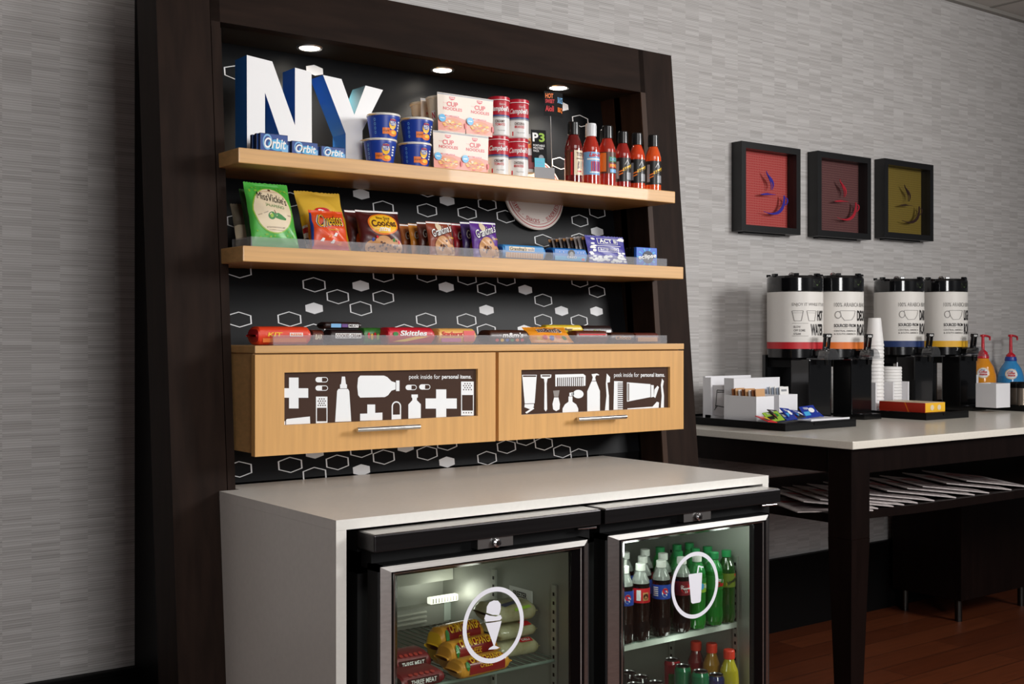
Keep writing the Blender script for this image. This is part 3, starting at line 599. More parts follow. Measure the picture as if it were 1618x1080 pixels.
# ---- noodle cups, each with a printed card sleeve
foam = mat('foam_cup', (226, 216, 196), .6); card = ink('noodle_card', (220, 205, 190)); dcard = ink('noodle_card_back', (196, 150, 140))
def noodle():
    t = thing('noodle_cup', 'x', 'noodle cup'); h = .104
    m = MB(); m.lathe([(.030, 0), (.031, .002), (.0425, .092), (.0455, .094), (.0455, .099), (.0435, .100), (.001, .0995)], foam, 30, Matrix.Translation((0, .046, 0))); f0 = cylmap(.0305, .0425, .092); f = lambda u, v, k=1: f0(u, v, k)+Vector((0, .046, 0))
    m.rect(-.052, .035, -.040, .06, f, WHT, 1, 2, 1); m.text('N', -.051, .038, -.041, .056, f, RED, .03, 0, 2); m.build('cup', t)
    m = MB(); wb_, wt = .0445, .0475
    P8 = [(-wb_, -.0012, 0), (wb_, -.0012, 0), (wb_, -.0002, 0), (-wb_, -.0002, 0), (-wt, -.0012, h), (wt, -.0012, h), (wt, -.0002, h), (-wt, -.0002, h)]
    m.hexa(P8, card); f = lambda u, v, k=1: Vector((u*(wb_+(wt-wb_)*v), -.0012-.0003*k, v*h))
    m.poly([(-1, .02), (1, .02), (1, .36), (.3, .42), (-1, .34)], f, ink('noodle_salmon', (214, 128, 108)), 1); m.ell(.05, .2, .74, .165, f, ink('noodle_orange', (206, 116, 52)), 2, 28)
    rs = random.Random(3)
    for j in range(48):
        a, r = rs.uniform(0, 6.28), rs.uniform(0, 1); m.ell(.05+.64*r*math.cos(a), .2+.14*r*math.sin(a), .11, .014, f, rs.choice((YEL, TAN, YEL, RED, CRM, ORG, TAN)), 3+.12*j, 8)
    m.ell(-.72, .34, .25, .10, f, CYN, 10, 20); m.rect(-.86, .33, -.58, .35, f, WHT, 11); m.ell(.98, .2, .07, .08, f, RED, 10, 10)
    m.rect(-.5, .40, .5, .435, f, RED, 2); m.text('VERY VEGGIE', -.46, .405, .46, .43, f, WHT, .01, 0, 4)
    m.text('The original', -.62, .73, -.36, .76, f, PNK, 0, 0, 2); m.text('CUP', -.36, .665, .42, .79, f, RED, .03, 0, 2); m.text('NOODLES', -.62, .565, .72, .645, f, RED, .025, 0, 2)
    m.poly([(-.2, .92), (.22, .92), (.18, .86), (.01, .83), (-.16, .86)], f, RED, 2); m.text('NISSIN', -.14, .87, .16, .905, f, WHT, .01, 0, 3)
    m.rect(-1, .955, 1, .99, f, GRY, 1); m.build('front_card', t); return t
nd = None
for u, lev, dy, lab in ((707, 0, 0, 'noodle cup with printed card, lower left of the four in front'), (713.5, 1, 0, 'noodle cup with printed card, upper left of the four in front'), (749.5, 0, 0, 'noodle cup with printed card, lower right, touching the soup cans'), (757, 1, 0, 'noodle cup with printed card, upper right, touching the soup cans'),
                        (684, 0, .098, 'noodle cup at the bottom behind the lower left noodle card'), (687, 1, .098, 'noodle cup on top behind the upper left noodle card')):
    y = -.788+dy; p = (X(u, y), y, Z1+lev*.1045)
    if nd is None: nd = noodle(); nd.location = p; nd['label'] = lab; nd['group'] = 'noodle cups in card sleeves'
    else: dup(nd, p, None, lab)

# ---- soup cans
souplid = mat('soup_lid_red', (190, 24, 46), .3); soupred = ink('soup_red', (188, 26, 46)); soupw = ink('soup_white', (232, 230, 226)); soupblue = ink('soup_blue', (28, 64, 132))
def soup(flavour):
    t = thing('soup_can', 'x', 'soup', (0, 0, 0), (0, 0, -.5)); m = MB(); r = .0305
    m.lathe([(.0285, 0), (r, .003), (r, .05), (r, .0545), (r, .058), (r, .096), (.0295, .0985)], [soupw, soupw, GRY, soupblue, soupred, soupred], 34); f = cylmap(r)
    for i, s_ in enumerate(flavour): m.text(s_, -.014, .036-.009*i, .014, .0435-.009*i, f, RED if i else BRN, .02, 0, 2)
    m.text('19g protein', -.008, .012, .016, .0165, f, GRY, 0, 0, 2); m.rect(-.022, .006, -.018, .018, f, RED, 1)
    m.text("Campbell's", -.030, .064, .031, .083, f, WHT, .025, .35, 2); m.text('Favorite', -.002, .085, .016, .0905, f, WHT, 0, .2, 2); m.build('body', t)
    m = MB(); m.lathe([(.0295, .0985), (.0312, .0985), (.0312, .1085), (.029, .110), (.027, .1085), (.001, .1085)], souplid, 34); m.lathe([(.0315, .0988), (.0315, .1005)], WHT, 34); m.build('lid', t); return t
s_cr = s_ck = None
for u, lev, k, lab in ((786.5, 0, 0, 'creamy tomato soup can, bottom left of the four soup cans'), (788, 1, 0, 'creamy tomato soup can, top left of the four soup cans'), (817.5, 0, 1, 'chicken noodle soup can, bottom right of the four soup cans'), (818.5, 1, 1, 'chicken noodle soup can, top right of the four soup cans')):
    p = (X(u, -.772), -.772, Z1+lev*.1105)
    src = (s_cr, s_ck)[k]
    if src is None:
        t = soup((('CREAMY', 'TOMATO'), ('CHICKEN &', 'MINI NOODLES'))[k]); t.location = p; t['label'] = lab; t['group'] = 'soup cans'
        if k: s_ck = t
        else: s_cr = t
    else: dup(src, p, None, lab)

# ---- snack tray with a black card
yq3 = -.775; x0 = X(831.5, yq3); t = thing('snack_pack', 'leaning clear snack tray with black card and blue tag beside the soup cans', 'snack', (x0, yq3, Z1), (-.1, 0, -.25))
m = MB(); tray = mat('tray_plastic', (214, 210, 208), .3)
m.box((0, 0, .02), (.034, .03, .135), tray, .008); f = plane((0, -.0006, .02), n=(0, -1, 0)); m.rect(.006, .07, .03, .10, f, TAN, 1); 
for i in range(5): m.ell(.012+.006*(i % 3), .076+.012*(i//2 % 2), .006, .005, f, BRN if i % 2 else ORG, 2, 10)
m.rect(.008, .01, .03, .05, f, ink('meat_red', (120, 36, 40)), 1); m.build('tray', t)
m = MB(); m.box((.02, -.004, .05), (.066, -.0025, .145), blackm); f = plane((.02, -.0045, .05), n=(0, -1, 0)); m.text('P', .003, .06, .021, .086, f, WHT, .03, 0, 1); m.text('3', .023, .06, .041, .086, f, LGR, .03, 0, 1)
for i, s_ in enumerate(('PORTABLE', 'PROTEIN', 'PACK')): m.text(s_, .004, .046-.008*i, .004+.0045*len(s_), .052-.008*i, f, WHT, .01, 0, 1)
m.ell(.028, .014, .008, .008, f, GRY, 1); m.build('card', t)
m = MB(); m.box((.026, -.0062, .014), (.058, -.005, .062), mat('tag_blue', (92, 192, 214), .5)); f = plane((.026, -.0064, .014), n=(0, -1, 0))
for i in range(4): m.rect(.005, .012+.008*i, .026, .014+.008*i, f, LBL, 1)
m.build('tag', t)
m = MB(); m.box((.022, -.012, 0), (.085, -.009, .034), mat('price_holder', (150, 150, 152), .25)); m.box((.022, -.009, 0), (.085, .012, .003), mat('price_holder', (150, 150, 152), .25)); m.build('holder', t)

# ---- sauce bottles
glossr = lambda n, c: mat(n, c, .12, coat=.6, spec=.6)
capb = mat('bottle_cap_black', (14, 14, 14), .3, coat=.2); capw = mat('bottle_cap_white', (222, 224, 226), .35)
def sauce(sauce_mat, cap, art, label, u, w_px, vtop, sc=1.0, y=-.772, name='sauce_bottle'):
    h = Zv(u, vtop, y)-Z1; d = FPX/(ray(u, CY).dot(_F)) if 0 else None
    t = thing(name, label, 'sauce', (X(u, y), y, Z1), (0, 0, -.38), 'sauce bottles on the upper shelf'); r = .0262*sc; hb = h*.80
    m = MB(); m.lathe([(r*.86, 0), (r, .003), (r, hb*.70), (r*.97, hb*.76), (r*.80, hb*.87), (r*.60, hb*.96), (r*.52, hb)], sauce_mat, 30); m.build('bottle', t)
    m = MB(); m.lathe([(r*.58, hb*.985), (r*.66, hb*.99), (r*.62, h*.985), (r*.57, h), (r*.01, h)], cap, 26)
    for k in range(20):
        a = 2*PI*k/20; m.box((-.0006, -.0008, hb+.006), (.0006, .0008, h*.97), cap, 0, Matrix.Rotation(a, 4, 'Z') @ Matrix.Translation((r*.63, 0, 0)))
    m.build('cap', t)
    m = MB(); f = cylmap(r+.0003); art(m, f, hb); m.build('label', t); return t
def art_ted(m, f, H):
    m.rect(-.006, H*.16, .036, H*.66, f, CRM, 0, 10, 1); m.text("TED'S", .001, H*.54, .026, H*.62, f, BRN, .04, 0, 1); m.text('sweet hot', .001, H*.475, .026, H*.52, f, BRN, .01, 0, 1); m.poly([(.004, H*.28), (.011, H*.30), (.009, H*.36), (.012, H*.42), (.008, H*.45), (.005, H*.38)], f, BRN, 1)
    for i in range(5): m.rect(.015, H*(.42-.03*i), .025, H*(.435-.03*i), f, GRY, 1, 3, 1)
    m.rect(.004, H*.22, .02, H*.25, f, RED, 1, 3, 1); m.rect(-.034, H*.16, -.010, H*.66, f, BRN, 0, 8, 1); m.rect(-.016, H*.16, -.0105, H*.62, f, RED, 1, 3, 1)
def art_lite(m, f, H):
    m.rect(-.036, H*.2, .042, H*.66, f, LBL, 0, 20, 1); m.text('Lan-lo', -.014, H*.56, .026, H*.65, f, RED, .04, .3, 1); m.rect(-.008, H*.27, .024, H*.47, f, RED, 1, 8, 1); m.rect(-.012, H*.24, .028, H*.26, f, WHT, 1, 8, 1); m.rect(-.02, H*.5, .03, H*.53, f, WHT, 1, 8, 1)
    for i in range(4): m.rect(-.004+.007*i, H*.28, -.001+.007*i, H*.46, f, BLU, 2)
def art_multi(m, f, H):
    m.rect(-.042, H*.26, .042, H*.70, f, BRN, 0, 20, 1); m.rect(-.034, H*.30, -.012, H*.68, f, ORG, 1, 6, 1); m.rect(-.004, H*.5, .03, H*.6, f, GRN, 1, 8, 1); m.text('DADS', .0, H*.515, .026, H*.585, f, LBL, .02, 0, 2); m.rect(-.004, H*.38, .03, H*.46, f, RED, 1, 8, 1); m.text('BBQ', .0, H*.39, .026, H*.45, f, YEL, .02, 0, 2); m.rect(0, H*.28, .028, H*.35, f, LBL, 1, 8, 1)
def art_hot(m, f, H):
    m.rect(-.046, H*.14, .046, H*.66, f, BLK, 0, 22, 1); m.slant(-.008, H*.36, .026, H*.46, H*.07, f, YEL, 1); m.text('Hot!', -.005, H*.38, .022, H*.47, f, BLK, .02, .2, 3, .35)
    for i in range(2): m.slant(-.022, H*(.27+.06*i), -.008, H*(.31+.06*i), H*.03, f, ORG, 1, 5)
    m.slant(-.002, H*.50, .006, H*.60, H*.02, f, WHT, 1, 3); m.slant(.006, H*.60, .014, H*.50, H*.02, f, WHT, 1, 3); m.rect(.004, H*.18, .022, H*.34, f, GRY, 1, 5, 1); m.rect(-.030, H*.2, -.020, H*.58, f, GRY, 1, 3, 1)
sauce(glossr('sauce_dark_red', (104, 18, 16)), capb, art_ted, 'dark red sauce bottle with black cap and cream label', 906, 30, 193)
sauce(glossr('sauce_red', (178, 44, 28)), capw, art_lite, 'red sauce bottle with white cap and light blue label', 933.7, 27, 195.5, .98)
sauce(glossr('sauce_rust', (168, 42, 26)), capb, art_multi, 'red sauce bottle with black cap and multicoloured label', 959.5, 27, 199, .98)
sauce(glossr('sauce_dark_red', (104, 18, 16)), capb, art_multi, 'dark sauce bottle, only its black cap showing behind the others', 956, 27, 205, .95, -.70)
sauce(glossr('sauce_brick', (150, 30, 22)), capb, art_hot, 'dark red sauce with black label, third from the right', 984, 24, 208, .93)
sauce(glossr('sauce_orange_red', (206, 62, 22)), capb, art_hot, 'orange red sauce with black label, second from the right', 1006.5, 26, 210.5, .95)
sauce(glossr('sauce_orange', (220, 82, 26)), capb, art_hot, 'orange sauce with black label, rightmost on the shelf', 1032, 27, 213.5, .95)
# sign card on a thin stick
ys_ = -.715; x0, x1 = X(861.8, ys_), X(890, ys_); z0, z1 = Zv(876, 184, ys_), Zv(876, 145.5, ys_)
t = thing('sauce_sign', 'small black chalk style card on a thin stick above the sauce bottles', 'sign', ((x0+x1)/2, ys_, Z1)); hw = (x1-x0)/2
m = MB(); m.add([(-hw, .006, z0-Z1), (.004, -.006, z0-Z1), (.004, -.006, z1-Z1), (-hw, .006, z1-Z1)], [(0, 1, 2, 3)], blackm); m.add([(.004, -.006, z0-Z1), (hw, .003, z0-Z1), (hw, .003, z1-Z1), (.004, -.006, z1-Z1)], [(0, 1, 2, 3)], blackm); m.add([(-hw, .0066, z0-Z1), (.004, -.0054, z0-Z1), (hw, .0036, z0-Z1), (hw, .0036, z1-Z1), (.004, -.0054, z1-Z1), (-hw, .0066, z1-Z1)], [(5, 4, 1, 0), (4, 3, 2, 1)], blackm)
H_ = z1-z0; f = plane((-hw, .0055, z0-Z1), ((hw+.004)/math.hypot(hw+.004, .012), -.012/math.hypot(hw+.004, .012), 0), n=(-.3, -1, 0))
m.text('HOT', .003, H_*.72, .028, H_*.92, f, ORG, .03, 0, 3); m.text('SWEET', .003, H_*.52, .032, H_*.68, f, RED, .03, 0, 3); m.text('Aioli', .003, H_*.18, .03, H_*.42, f, RED, .03, 0, 3)
f = plane((.004, -.0065, z0-Z1), ((hw-.004)/math.hypot(hw-.004, .009), .009/math.hypot(hw-.004, .009), 0), n=(.3, -1, 0)); m.text('SAUCE', .002, H_*.55, .028, H_*.8, f, LBL, .03, 0, 3); m.text('BBQ', .003, H_*.15, .027, H_*.38, f, ORG, .03, 0, 3); m.build('card', t)
m = MB(); m.tube([(-.004, .004, .001), (-.012, .004, z0-Z1+.01)], .0012, mat('clear_stick', (170, 172, 175), .2)); m.box((-.016, -.008, 0), (.01, .016, .002), mat('clear_stick', (170, 172, 175), .2)); m.build('stick', t)

# ================================================================== LOWER SHELF
def place_bag(pxs, y, z, d=0, tilt=None):               # quad of pixels TL TR BR BL -> width, height, tilt for a bag whose foot stands at (y, z)
    (TL, TR, BR, BL) = pxs; w = (X(BR[0], y)-X(BL[0], y)); xm = (X(BR[0], y)+X(BL[0], y))/2
    um = (TL[0]+TR[0])/2; vm = (TL[1]+TR[1])/2
    # the top edge lies at depth y+dy above the foot: x stays, so the pixel column gives dy
    d_ = ray(um, vm); dy = (CAM.x+d_.x*0); tt = (xm-CAM.x)/d_.x; yt = CAM.y+d_.y*tt; zt = CAM.z+d_.z*tt
    dy = max(-.01, min(.09, yt-y)) if tilt is None else tilt
    zt = Zv(um, vm, y+dy); L = math.hypot(dy, zt-z); return w, L, math.atan2(dy, zt-z), xm
def mkbag(name, px, y, z, t, base, art, label, cat, group=None, seed=0, tilt=None, rz=0, wr=.002, xs=0, topw=1, back=None):
    w, L, a, xm = place_bag(px, y, z, 0, tilt)
    return bag(name, w, L, t, base, art, label, cat, (xm+xs, y, z+.0015), -a, rz, group, seed, wr, topw, back=back)
vick = pk('chip_bag_green', (70, 168, 62), .3); vdk = pk('chip_bag_dark_green', (34, 84, 34), .3)
def art_v(m, f):
    disc(m, f, -.02, .54, .86, .36, LGR, 1); disc(m, f, -.02, .54, .82, .345, CRM, 2)
    m.text("MissVickie's", -.62, .655, .66, .79, f, BLK, .0, .12, 5, -.08); m.text('JALAPEÑO', -.36, .545, .46, .62, f, GRN, .0, 0, 3, -.06)
    m.ell(-.15, .43, .16, .055, f, GRN, 3, 16); m.poly([(-.05, .46), (.15, .475), (.3, .45), (.5, .40), (.46, .375), (.2, .38), (0, .40)], f, GRN, 3); m.ell(-.16, .43, .07, .028, f, LGR, 4, 12); m.poly([(.0, .46), (-.05, .51), (-.02, .51), (.04, .46)], f, BRN, 4)
    m.text('NATURALLY FLAVORED', -.72, .46, -.3, .475, f, BRN, 0, 0, 3, .1); m.text('KETTLE COOKED POTATO CHIPS', -.4, .255, .4, .275, f, BRN, 0, 0, 3); m.text('no artificial preservatives', -.3, .22, .35, .237, f, BRN, 0, 0, 3); m.text('1 3/8 OZ', .55, .44, .75, .46, f, BRN, 0, 0, 3)
    m.ell(-.0, .86, .06, .02, f, BRN, 3, 10); m.text('PREMIUM QUALITY', -.45, .822, .4, .84, f, TAN, 0, 0, 3)
    rs = random.Random(5)
    for k in range(46):
        u, v = rs.uniform(-.9, .85), rs.choice((rs.uniform(.13, .24), rs.uniform(.84, .92)))
        if ((u+.02)/.9)**2+((v-.54)/.38)**2 > 1: m.ell(u, v, .035, .012, f, LGR, 2, 8, 1, .5)
mkbag('chip_bag', ((386, 291), (454, 292), (473, 390), (399, 389)), -.812, Z2, .05, vick, art_v, 'upright green chip bag with cream oval and jalapeños, at the front left', 'chips', None, 1, .062, topw=.95)
mkbag('chip_bag', ((375, 302), (440, 302), (462, 396), (392, 389)), -.755, Z2, .045, vdk, lambda m, f: (disc(m, f, 0, .5, .8, .34, BRN, 1)), 'dark green chip bag mostly hidden behind the green jalapeño bag', 'chips', None, 2, .055)
mkbag('chip_bag', ((362, 325), (425, 325), (440, 396), (374, 389)), -.695, Z2, .04, pk('bag_pale', (120, 110, 92), .4), lambda m, f: band(m, f, .2, .5, CRM), 'pale bag in the shadow behind the green chip bags', 'chips', None, 3, .04)
lays = pk('chip_bag_yellow', (222, 180, 62), .28)
def art_l(m, f):
    disc(m, f, -.1, .62, .34, .075, RED, 1); disc(m, f, -.16, .63, .13, .035, WHT, 2); m.poly([(.0, .66), (.34, .60), (.0, .585)], f, RED, 2); m.text("Lay's", -.3, .60, .02, .655, f, WHT, .02, .2, 4); band(m, f, .0, .56, YEL, 1); band(m, f, .05, .4, WHT, 2, -1, -.86); band(m, f, .1, .2, BLK, 3, -1, -.86); band(m, f, .28, .36, RED, 3, -1, -.86)
mkbag('chip_bag', ((467, 300), (542, 311), (556, 395), (484, 392)), -.745, Z2, .05, lays, art_l, 'yellow chip bag standing behind the orange cheese puff bag', 'chips', None, 4, .07, 0, .003)
chee = pk('snack_bag_orange', (222, 76, 26), .3)
def art_c(m, f):
    for k, (mm, g, du) in enumerate(((WHT, .03, .07), (BLK, .045, .035), (YEL, .0, 0))): m.text('Cheetos', -.68-du, .55-du*.22, .70+du, .88+du*.22, f, mm, g, .1, 2+2*k, .05)
    m.text('Crunchy', -.2, .425, .42, .475, f, YEL, .02, .2, 4)
    for k, (u, v) in enumerate(((-.5, .22), (-.1, .3), (.2, .34), (.45, .14), (.05, .18))): m.poly([(u-.13, v-.03), (u, v+.05), (u+.12, v+.03), (u+.05, v-.04)], f, ORG if k % 2 else WHT, 2)
    band(m, f, .05, .92, BLU, 1, -1, -.93); band(m, f, .0, .1, RED, 1)
mkbag('snack_bag', ((480, 334), (549, 335), (552, 398), (493, 396)), -.808, Z2, .045, chee, art_c, 'orange puff snack bag with yellow lettering in front of yellow bag', 'chips', None, 5, .03, 0, .003, topw=.92)
keeb = pk('cookie_bag_maroon', (74, 20, 22), .28)
def art_k(m, f):
    disc(m, f, .08, .62, .72, .27, ORG, 1); disc(m, f, .08, .62, .66, .24, YEL, 2); m.text('Bite Size', -.2, .73, .44, .81, f, BRN, .01, 0, 3); m.text('Cookies', -.50, .53, .70, .72, f, BRN, .03, 0, 3, .04); m.text('mini', -.2, .42, .35, .52, f, WHT, .03, .2, 3)
    cookie(m, f, .0, .17, .42, .17, 2, 2); cookie(m, f, .55, .12, .36, .16, 3, 4); cookie(m, f, -.55, .10, .3, .13, 3, 5)
    for u, v, mm in ((.5, .25, GRN), (-.3, .3, RED), (.75, .22, RED), (-.5, .24, BLU)): disc(m, f, u, v, .06, .035, mm, 4)
    m.rect(-1, .955, 1, .995, f, WHT, 1, 10, 1)
mkbag('cookie_bag', ((548, 333), (590, 335), (612, 392), (552, 388)), -.735, Z2, .04, keeb, lambda m, f: (m.rect(-1, .95, 1, .99, f, WHT, 1, 8, 1), disc(m, f, -.3, .3, .4, .2, ORG, 1)), 'maroon cookie bag mostly hidden behind the bite size cookie bag', 'cookies', None, 6, .03)
mkbag('cookie_bag', ((560, 336), (620, 332), (637, 391), (573, 388)), -.808, Z2, .05, keeb, art_k, 'maroon bite size cookie bag with orange oval and cookies printed', 'cookies', None, 7, .045, -.12, .003)
# small cookie packs, one behind another
def art_g(m, f, s_='Grandma\'s', glyph=True):
    m.text(s_, -.74, .60, .90, .86, f, BLK, .035, .15, 2, .14); m.text(s_, -.76, .615, .88, .865, f, WHT, .012, .15, 3, .14); disc(m, f, -.15, .84, .22, .13, CRM, 1); cookie(m, f, .0, .26, .62, .30, 2, 9); cookie(m, f, .72, .16, .26, .18, 1, 3); m.text('Cookies', .45, .50, .92, .56, f, YEL, .01, .2, 2)
    m.rect(-1, .955, 1, .99, f, WHT, 1, 8, 1)
def row(px, y0, dy, kinds, who):
    w, L, a, xm = place_bag(px, y0, Z2, 0, .022)
    for k, (nm, c) in enumerate(kinds):
        b_ = pk('cookie_pack_'+nm, c, .3)
        lab = ('%s small cookie pack at the front of the %s row' % (nm, who)) if k == 0 else '%s small cookie pack, %s from the front of the %s row' % (nm, ORD[k], who)
        bag('cookie_pack', w, L*(1.02 if k % 2 else 1), .024, b_, art_g, lab, 'cookies', (xm-.002*k, y0+dy*k, Z2+.0015), -a, .03*(-1)**k, 'small cookie packs on the lower shelf', 20+k, .0012)
row(((676, 350), (722, 355), (720, 405), (679, 403)), -.80, .041, (('brown', (140, 62, 38)), ('dark brown', (96, 44, 32)), ('golden', (206, 132, 44)), ('orange brown', (170, 96, 44)), ('tan', (180, 120, 60))), 'brown')
row(((749, 352), (791, 353), (790, 409), (748, 407)), -.795, .041, (('purple', (92, 44, 140)), ('dark purple', (60, 36, 100)), ('red', (160, 26, 40))), 'purple')
# flat cookie packs
def flatpack(name, u0, u1, vt, vb, y, d, base, art, label, cat, zb, rz=0, endc=None):
    x0, x1 = X(u0, y), X(u1, y); h = max(.012, Zv((u0+u1)/2, vt, y)-zb); w = x1-x0; m = MB()
    n = 10; prof = [(-.5+i/n) for i in range(n+1)]
    sec = [(math.copysign(abs(math.cos(2*PI*k/16))**.6, math.cos(2*PI*k/16)), math.copysign(abs(math.sin(2*PI*k/16))**.6, math.sin(2*PI*k/16))) for k in range(16)]
    rings = []
    for i, a in enumerate((-.5, -.485, -.46, -.43, -.2, 0, .2, .43, .46, .485, .5)):
        s_ = {0: .12, 1: .14, 2: .7, 3: .98, 4: 1, 5: 1, 6: 1, 7: .98, 8: .7, 9: .14, 10: .12}[i]; s2 = .94 if i in (0, 1, 9, 10) else 1
        rings.append([(a*w, d/2+c*d/2*s2, h/2+q*h/2*s_) for c, q in sec])
    for i in range(10): m.add(rings[i]+rings[i+1], [(k, (k+1) % 16, 16+(k+1) % 16, 16+k) for k in range(16)], endc if endc and (i < 2 or i > 7) else base, True)
    f = lambda u, v, k=1: Vector((u*w*.43, -.0004*k-.0002, h*(.5+.36*v)))
    art(m, f); o = m.build(name, None, ((x0+x1)/2, y, zb+.0004), (0, 0, rz)); return tag(o, label, cat)
cblue = pk('wafer_blue', (58, 138, 200), .3, 0)
def art_w(m, f):
    m.rect(-.98, -1, .98, 1, f, cblue, 1); m.rect(-.78, .25, .5, .95, f, CRM, 2); m.text('Grandma\'s', -.74, .3, .1, .9, f, BLK, .02, .2, 3); m.text('vanilla', .15, .35, .48, .8, f, BLU, 0, .2, 3); m.rect(-.95, -1, .95, -.05, f, TAN, 2)
    for i in range(15): m.rect(-.92+.125*i, -.98, -.90+.125*i, -.1, f, CRM, 3)
flatpack('cookie_sleeve', 792, 864.5, 386.5, 411, -.80, .045, cblue, art_w, 'light blue cookie sleeve lying right of the purple cookie pack', 'cookies', Z2, 0, pk('wafer_end', (24, 84, 150), .3, 0))
oreo = pk('cookie_blue', (24, 110, 190), .25, 0)
def art_o(m, f):
    m.rect(-.98, -1, .98, 1, f, oreo, 1); m.rect(-.98, -1, .98, -.2, f, CYN, 2); m.ell(.05, .35, .22, .7, f, BLK, 3, 20); m.ell(.05, .25, .13, .4, f, GRY, 4, 16); m.text('OREO', -.25, -.62, .38, -.12, f, BLU, .06, 0, 4); m.text('OREO', -.24, -.6, .37, -.14, f, WHT, .02, 0, 5); m.rect(.7, -.9, .9, -.5, f, PNK, 3)
    for u in (-.7, -.45, .45, .65, .8): m.ell(u, .55, .02, .12, f, WHT, 3, 8)
flatpack('cookie_sleeve', 872, 930, 391.5, 414.5, -.80, .05, oreo, art_o, 'bright blue sandwich cookie pack in front of the popcorn packs', 'cookies', Z2, 0, pk('cookie_blue_end', (16, 50, 110), .3, 0))
# popcorn packs standing in a long row
pop = pk('popcorn_blue', (62, 58, 150), .35, .1); clearw = mat('clear_wrap_dark', (52, 50, 58), .15, coat=.4)
def art_p(m, f):
    m.rect(-.45, .70, .62, .92, f, WHT, 1, 16, 4); m.rect(-.42, .715, .59, .905, f, pop, 2, 16, 4); m.text('ACT II', -.36, .735, .52, .885, f, WHT, .04, 0, 5); m.rect(-.6, .63, .75, .65, f, WHT, 1, 4, 1); m.rect(-.5, .42, .6, .58, f, WHT, 1, 16, 4); m.rect(-.47, .435, .57, .565, f, pop, 2, 16, 4); m.text('BUTTER LOVERS', -.4, .46, .5, .54, f, WHT, .01, 0, 5)
    rs = random.Random(4)
    for _ in range(30):
        s_ = rs.choice((-1, 1)); m.ell(s_*rs.uniform(.62, .92), rs.uniform(.1, .95)if s_ < 0 else rs.choice((rs.uniform(.85, .95), rs.uniform(.1, .4))), .10, .035, f, WHT, 1, 10)
    for _ in range(24): m.ell(rs.uniform(-.8, .8), rs.uniform(.04, .28), .11, .04, f, WHT, 2, 10)
w, L, a, xm = place_bag(((925, 373), (983, 375), (992, 418), (931, 416)), -.802, Z2, 0, .022)
for k in range(11):
    if k < 2: o = bag('popcorn_pack', w, L, .012, pop if k == 0 else clearw, art_p if k == 0 else (lambda m, f: band(m, f, .85, .95, TAN)), 'blue popcorn pack at the front of its long row' if k == 0 else 'popcorn pack, second from the front of the row', 'popcorn', (xm, -.802+.0155*k, Z2+.001), -a, 0, 'popcorn packs', 31+k, .0008)
    elif k == 2: o2 = bag('popcorn_pack', w, L*.97, .012, mat('clear_wrap_pale', (150, 142, 140), .2, coat=.4), lambda m, f: band(m, f, .1, .9, clearw, 1, -.8, .9), 'popcorn pack, third from the front of the row', 'popcorn', (xm-.003, -.802+.031, Z2+.001), -a, 0, 'popcorn packs', 33, .0008)
    else:
        d = (o2 if k % 2 else o).copy(); col.objects.link(d); d.location = (xm-.0015*k, -.802+.0155*k, Z2+.001); d['label'] = 'popcorn pack, %s from the front of the row' % ORD[k]
# mint gum boxes
ecl = pk('mint_blue', (30, 96, 200), .25, 0)
def mint(front):
    w = X(1038.5, -.80)-X(1006, -.80); h = Zv(1022, 391, -.80)-Z2; m = MB(); m.box((-w/2, 0, 0), (w/2, .011, h), ecl if front else blackm, .0012); f = plane((-w/2, -.0002, 0), n=(0, -1, 0))
    for i in range(10):
        a_ = 2*PI*i/10; m.poly([(w*.5+w*.2*math.cos(a_), h*.5+h*.2*math.sin(a_)), (w*.5+w*.47*math.cos(a_-.1), h*.5+h*.47*math.sin(a_-.1)), (w*.5+w*.47*math.cos(a_+.12), h*.5+h*.47*math.sin(a_+.12))], f, CYN, 1)
    m.ell(w*.55, h*.5, w*.27, h*.33, f, ink('mint_dark', (18, 30, 60)), 2, 20); m.text('eclipse', w*.08, h*.34, w*.96, h*.66, f, BLK, .06, 0, 3, .12); m.text('eclipse', w*.08, h*.36, w*.95, h*.66, f, WHT, .025, 0, 4, .12); return m
o = mint(True).build('mint_box', None, (X(1022, -.80), -.80, Z2)); tag(o, 'blue mint gum box at the right end of the lower shelf', 'gum', 'mint gum boxes')
o = mint(False)
f = plane((-.034, -.0002, 0), n=(0, -1, 0))
for k in range(4):
    if k == 0: q = o.build('mint_box', None, (X(1022, -.80), -.785, Z2))
    else: q = q.copy(); col.objects.link(q); q.location = (X(1022, -.80), -.785+.0145*k, Z2)
    tag(q, 'dark mint gum box, %s behind the blue mint box' % ('directly', 'second', 'third', 'fourth')[k], 'gum', 'mint gum boxes')

# ================================================================== CANDY ON THE CABINET
def candy(u0, u1, vt, y, base, art, label, d=.045, z=0, rz=0, endc=None, tilt=0):
    flatpack('candy_bar', u0, u1, vt, 0, y, d, base, art, label, 'candy', Z3+z, rz, endc)
reese = pk('candy_orange_red', (222, 62, 30), .25); drk = pk('candy_dark', (36, 22, 22), .25); skr = pk('candy_red', (196, 24, 44), .25); str_ = pk('candy_pale_yellow', (232, 176, 96), .25); mmb = pk('candy_brown', (62, 34, 24), .25); mmy = pk('candy_gold', (236, 150, 34), .25); yel_ = pk('candy_yellow', (216, 184, 40), .25); grn_ = pk('candy_green', (46, 106, 40), .25); cho = pk('candy_chocolate', (92, 40, 28), .25)
def txt(s_, mm, u0=-.7, u1=.7, v0=-.4, v1=.5, bold=.03, sh=.15): return lambda m, f: m.text(s_, u0, v0, u1, v1, f, mm, bold, sh, 2)
yA = -.838
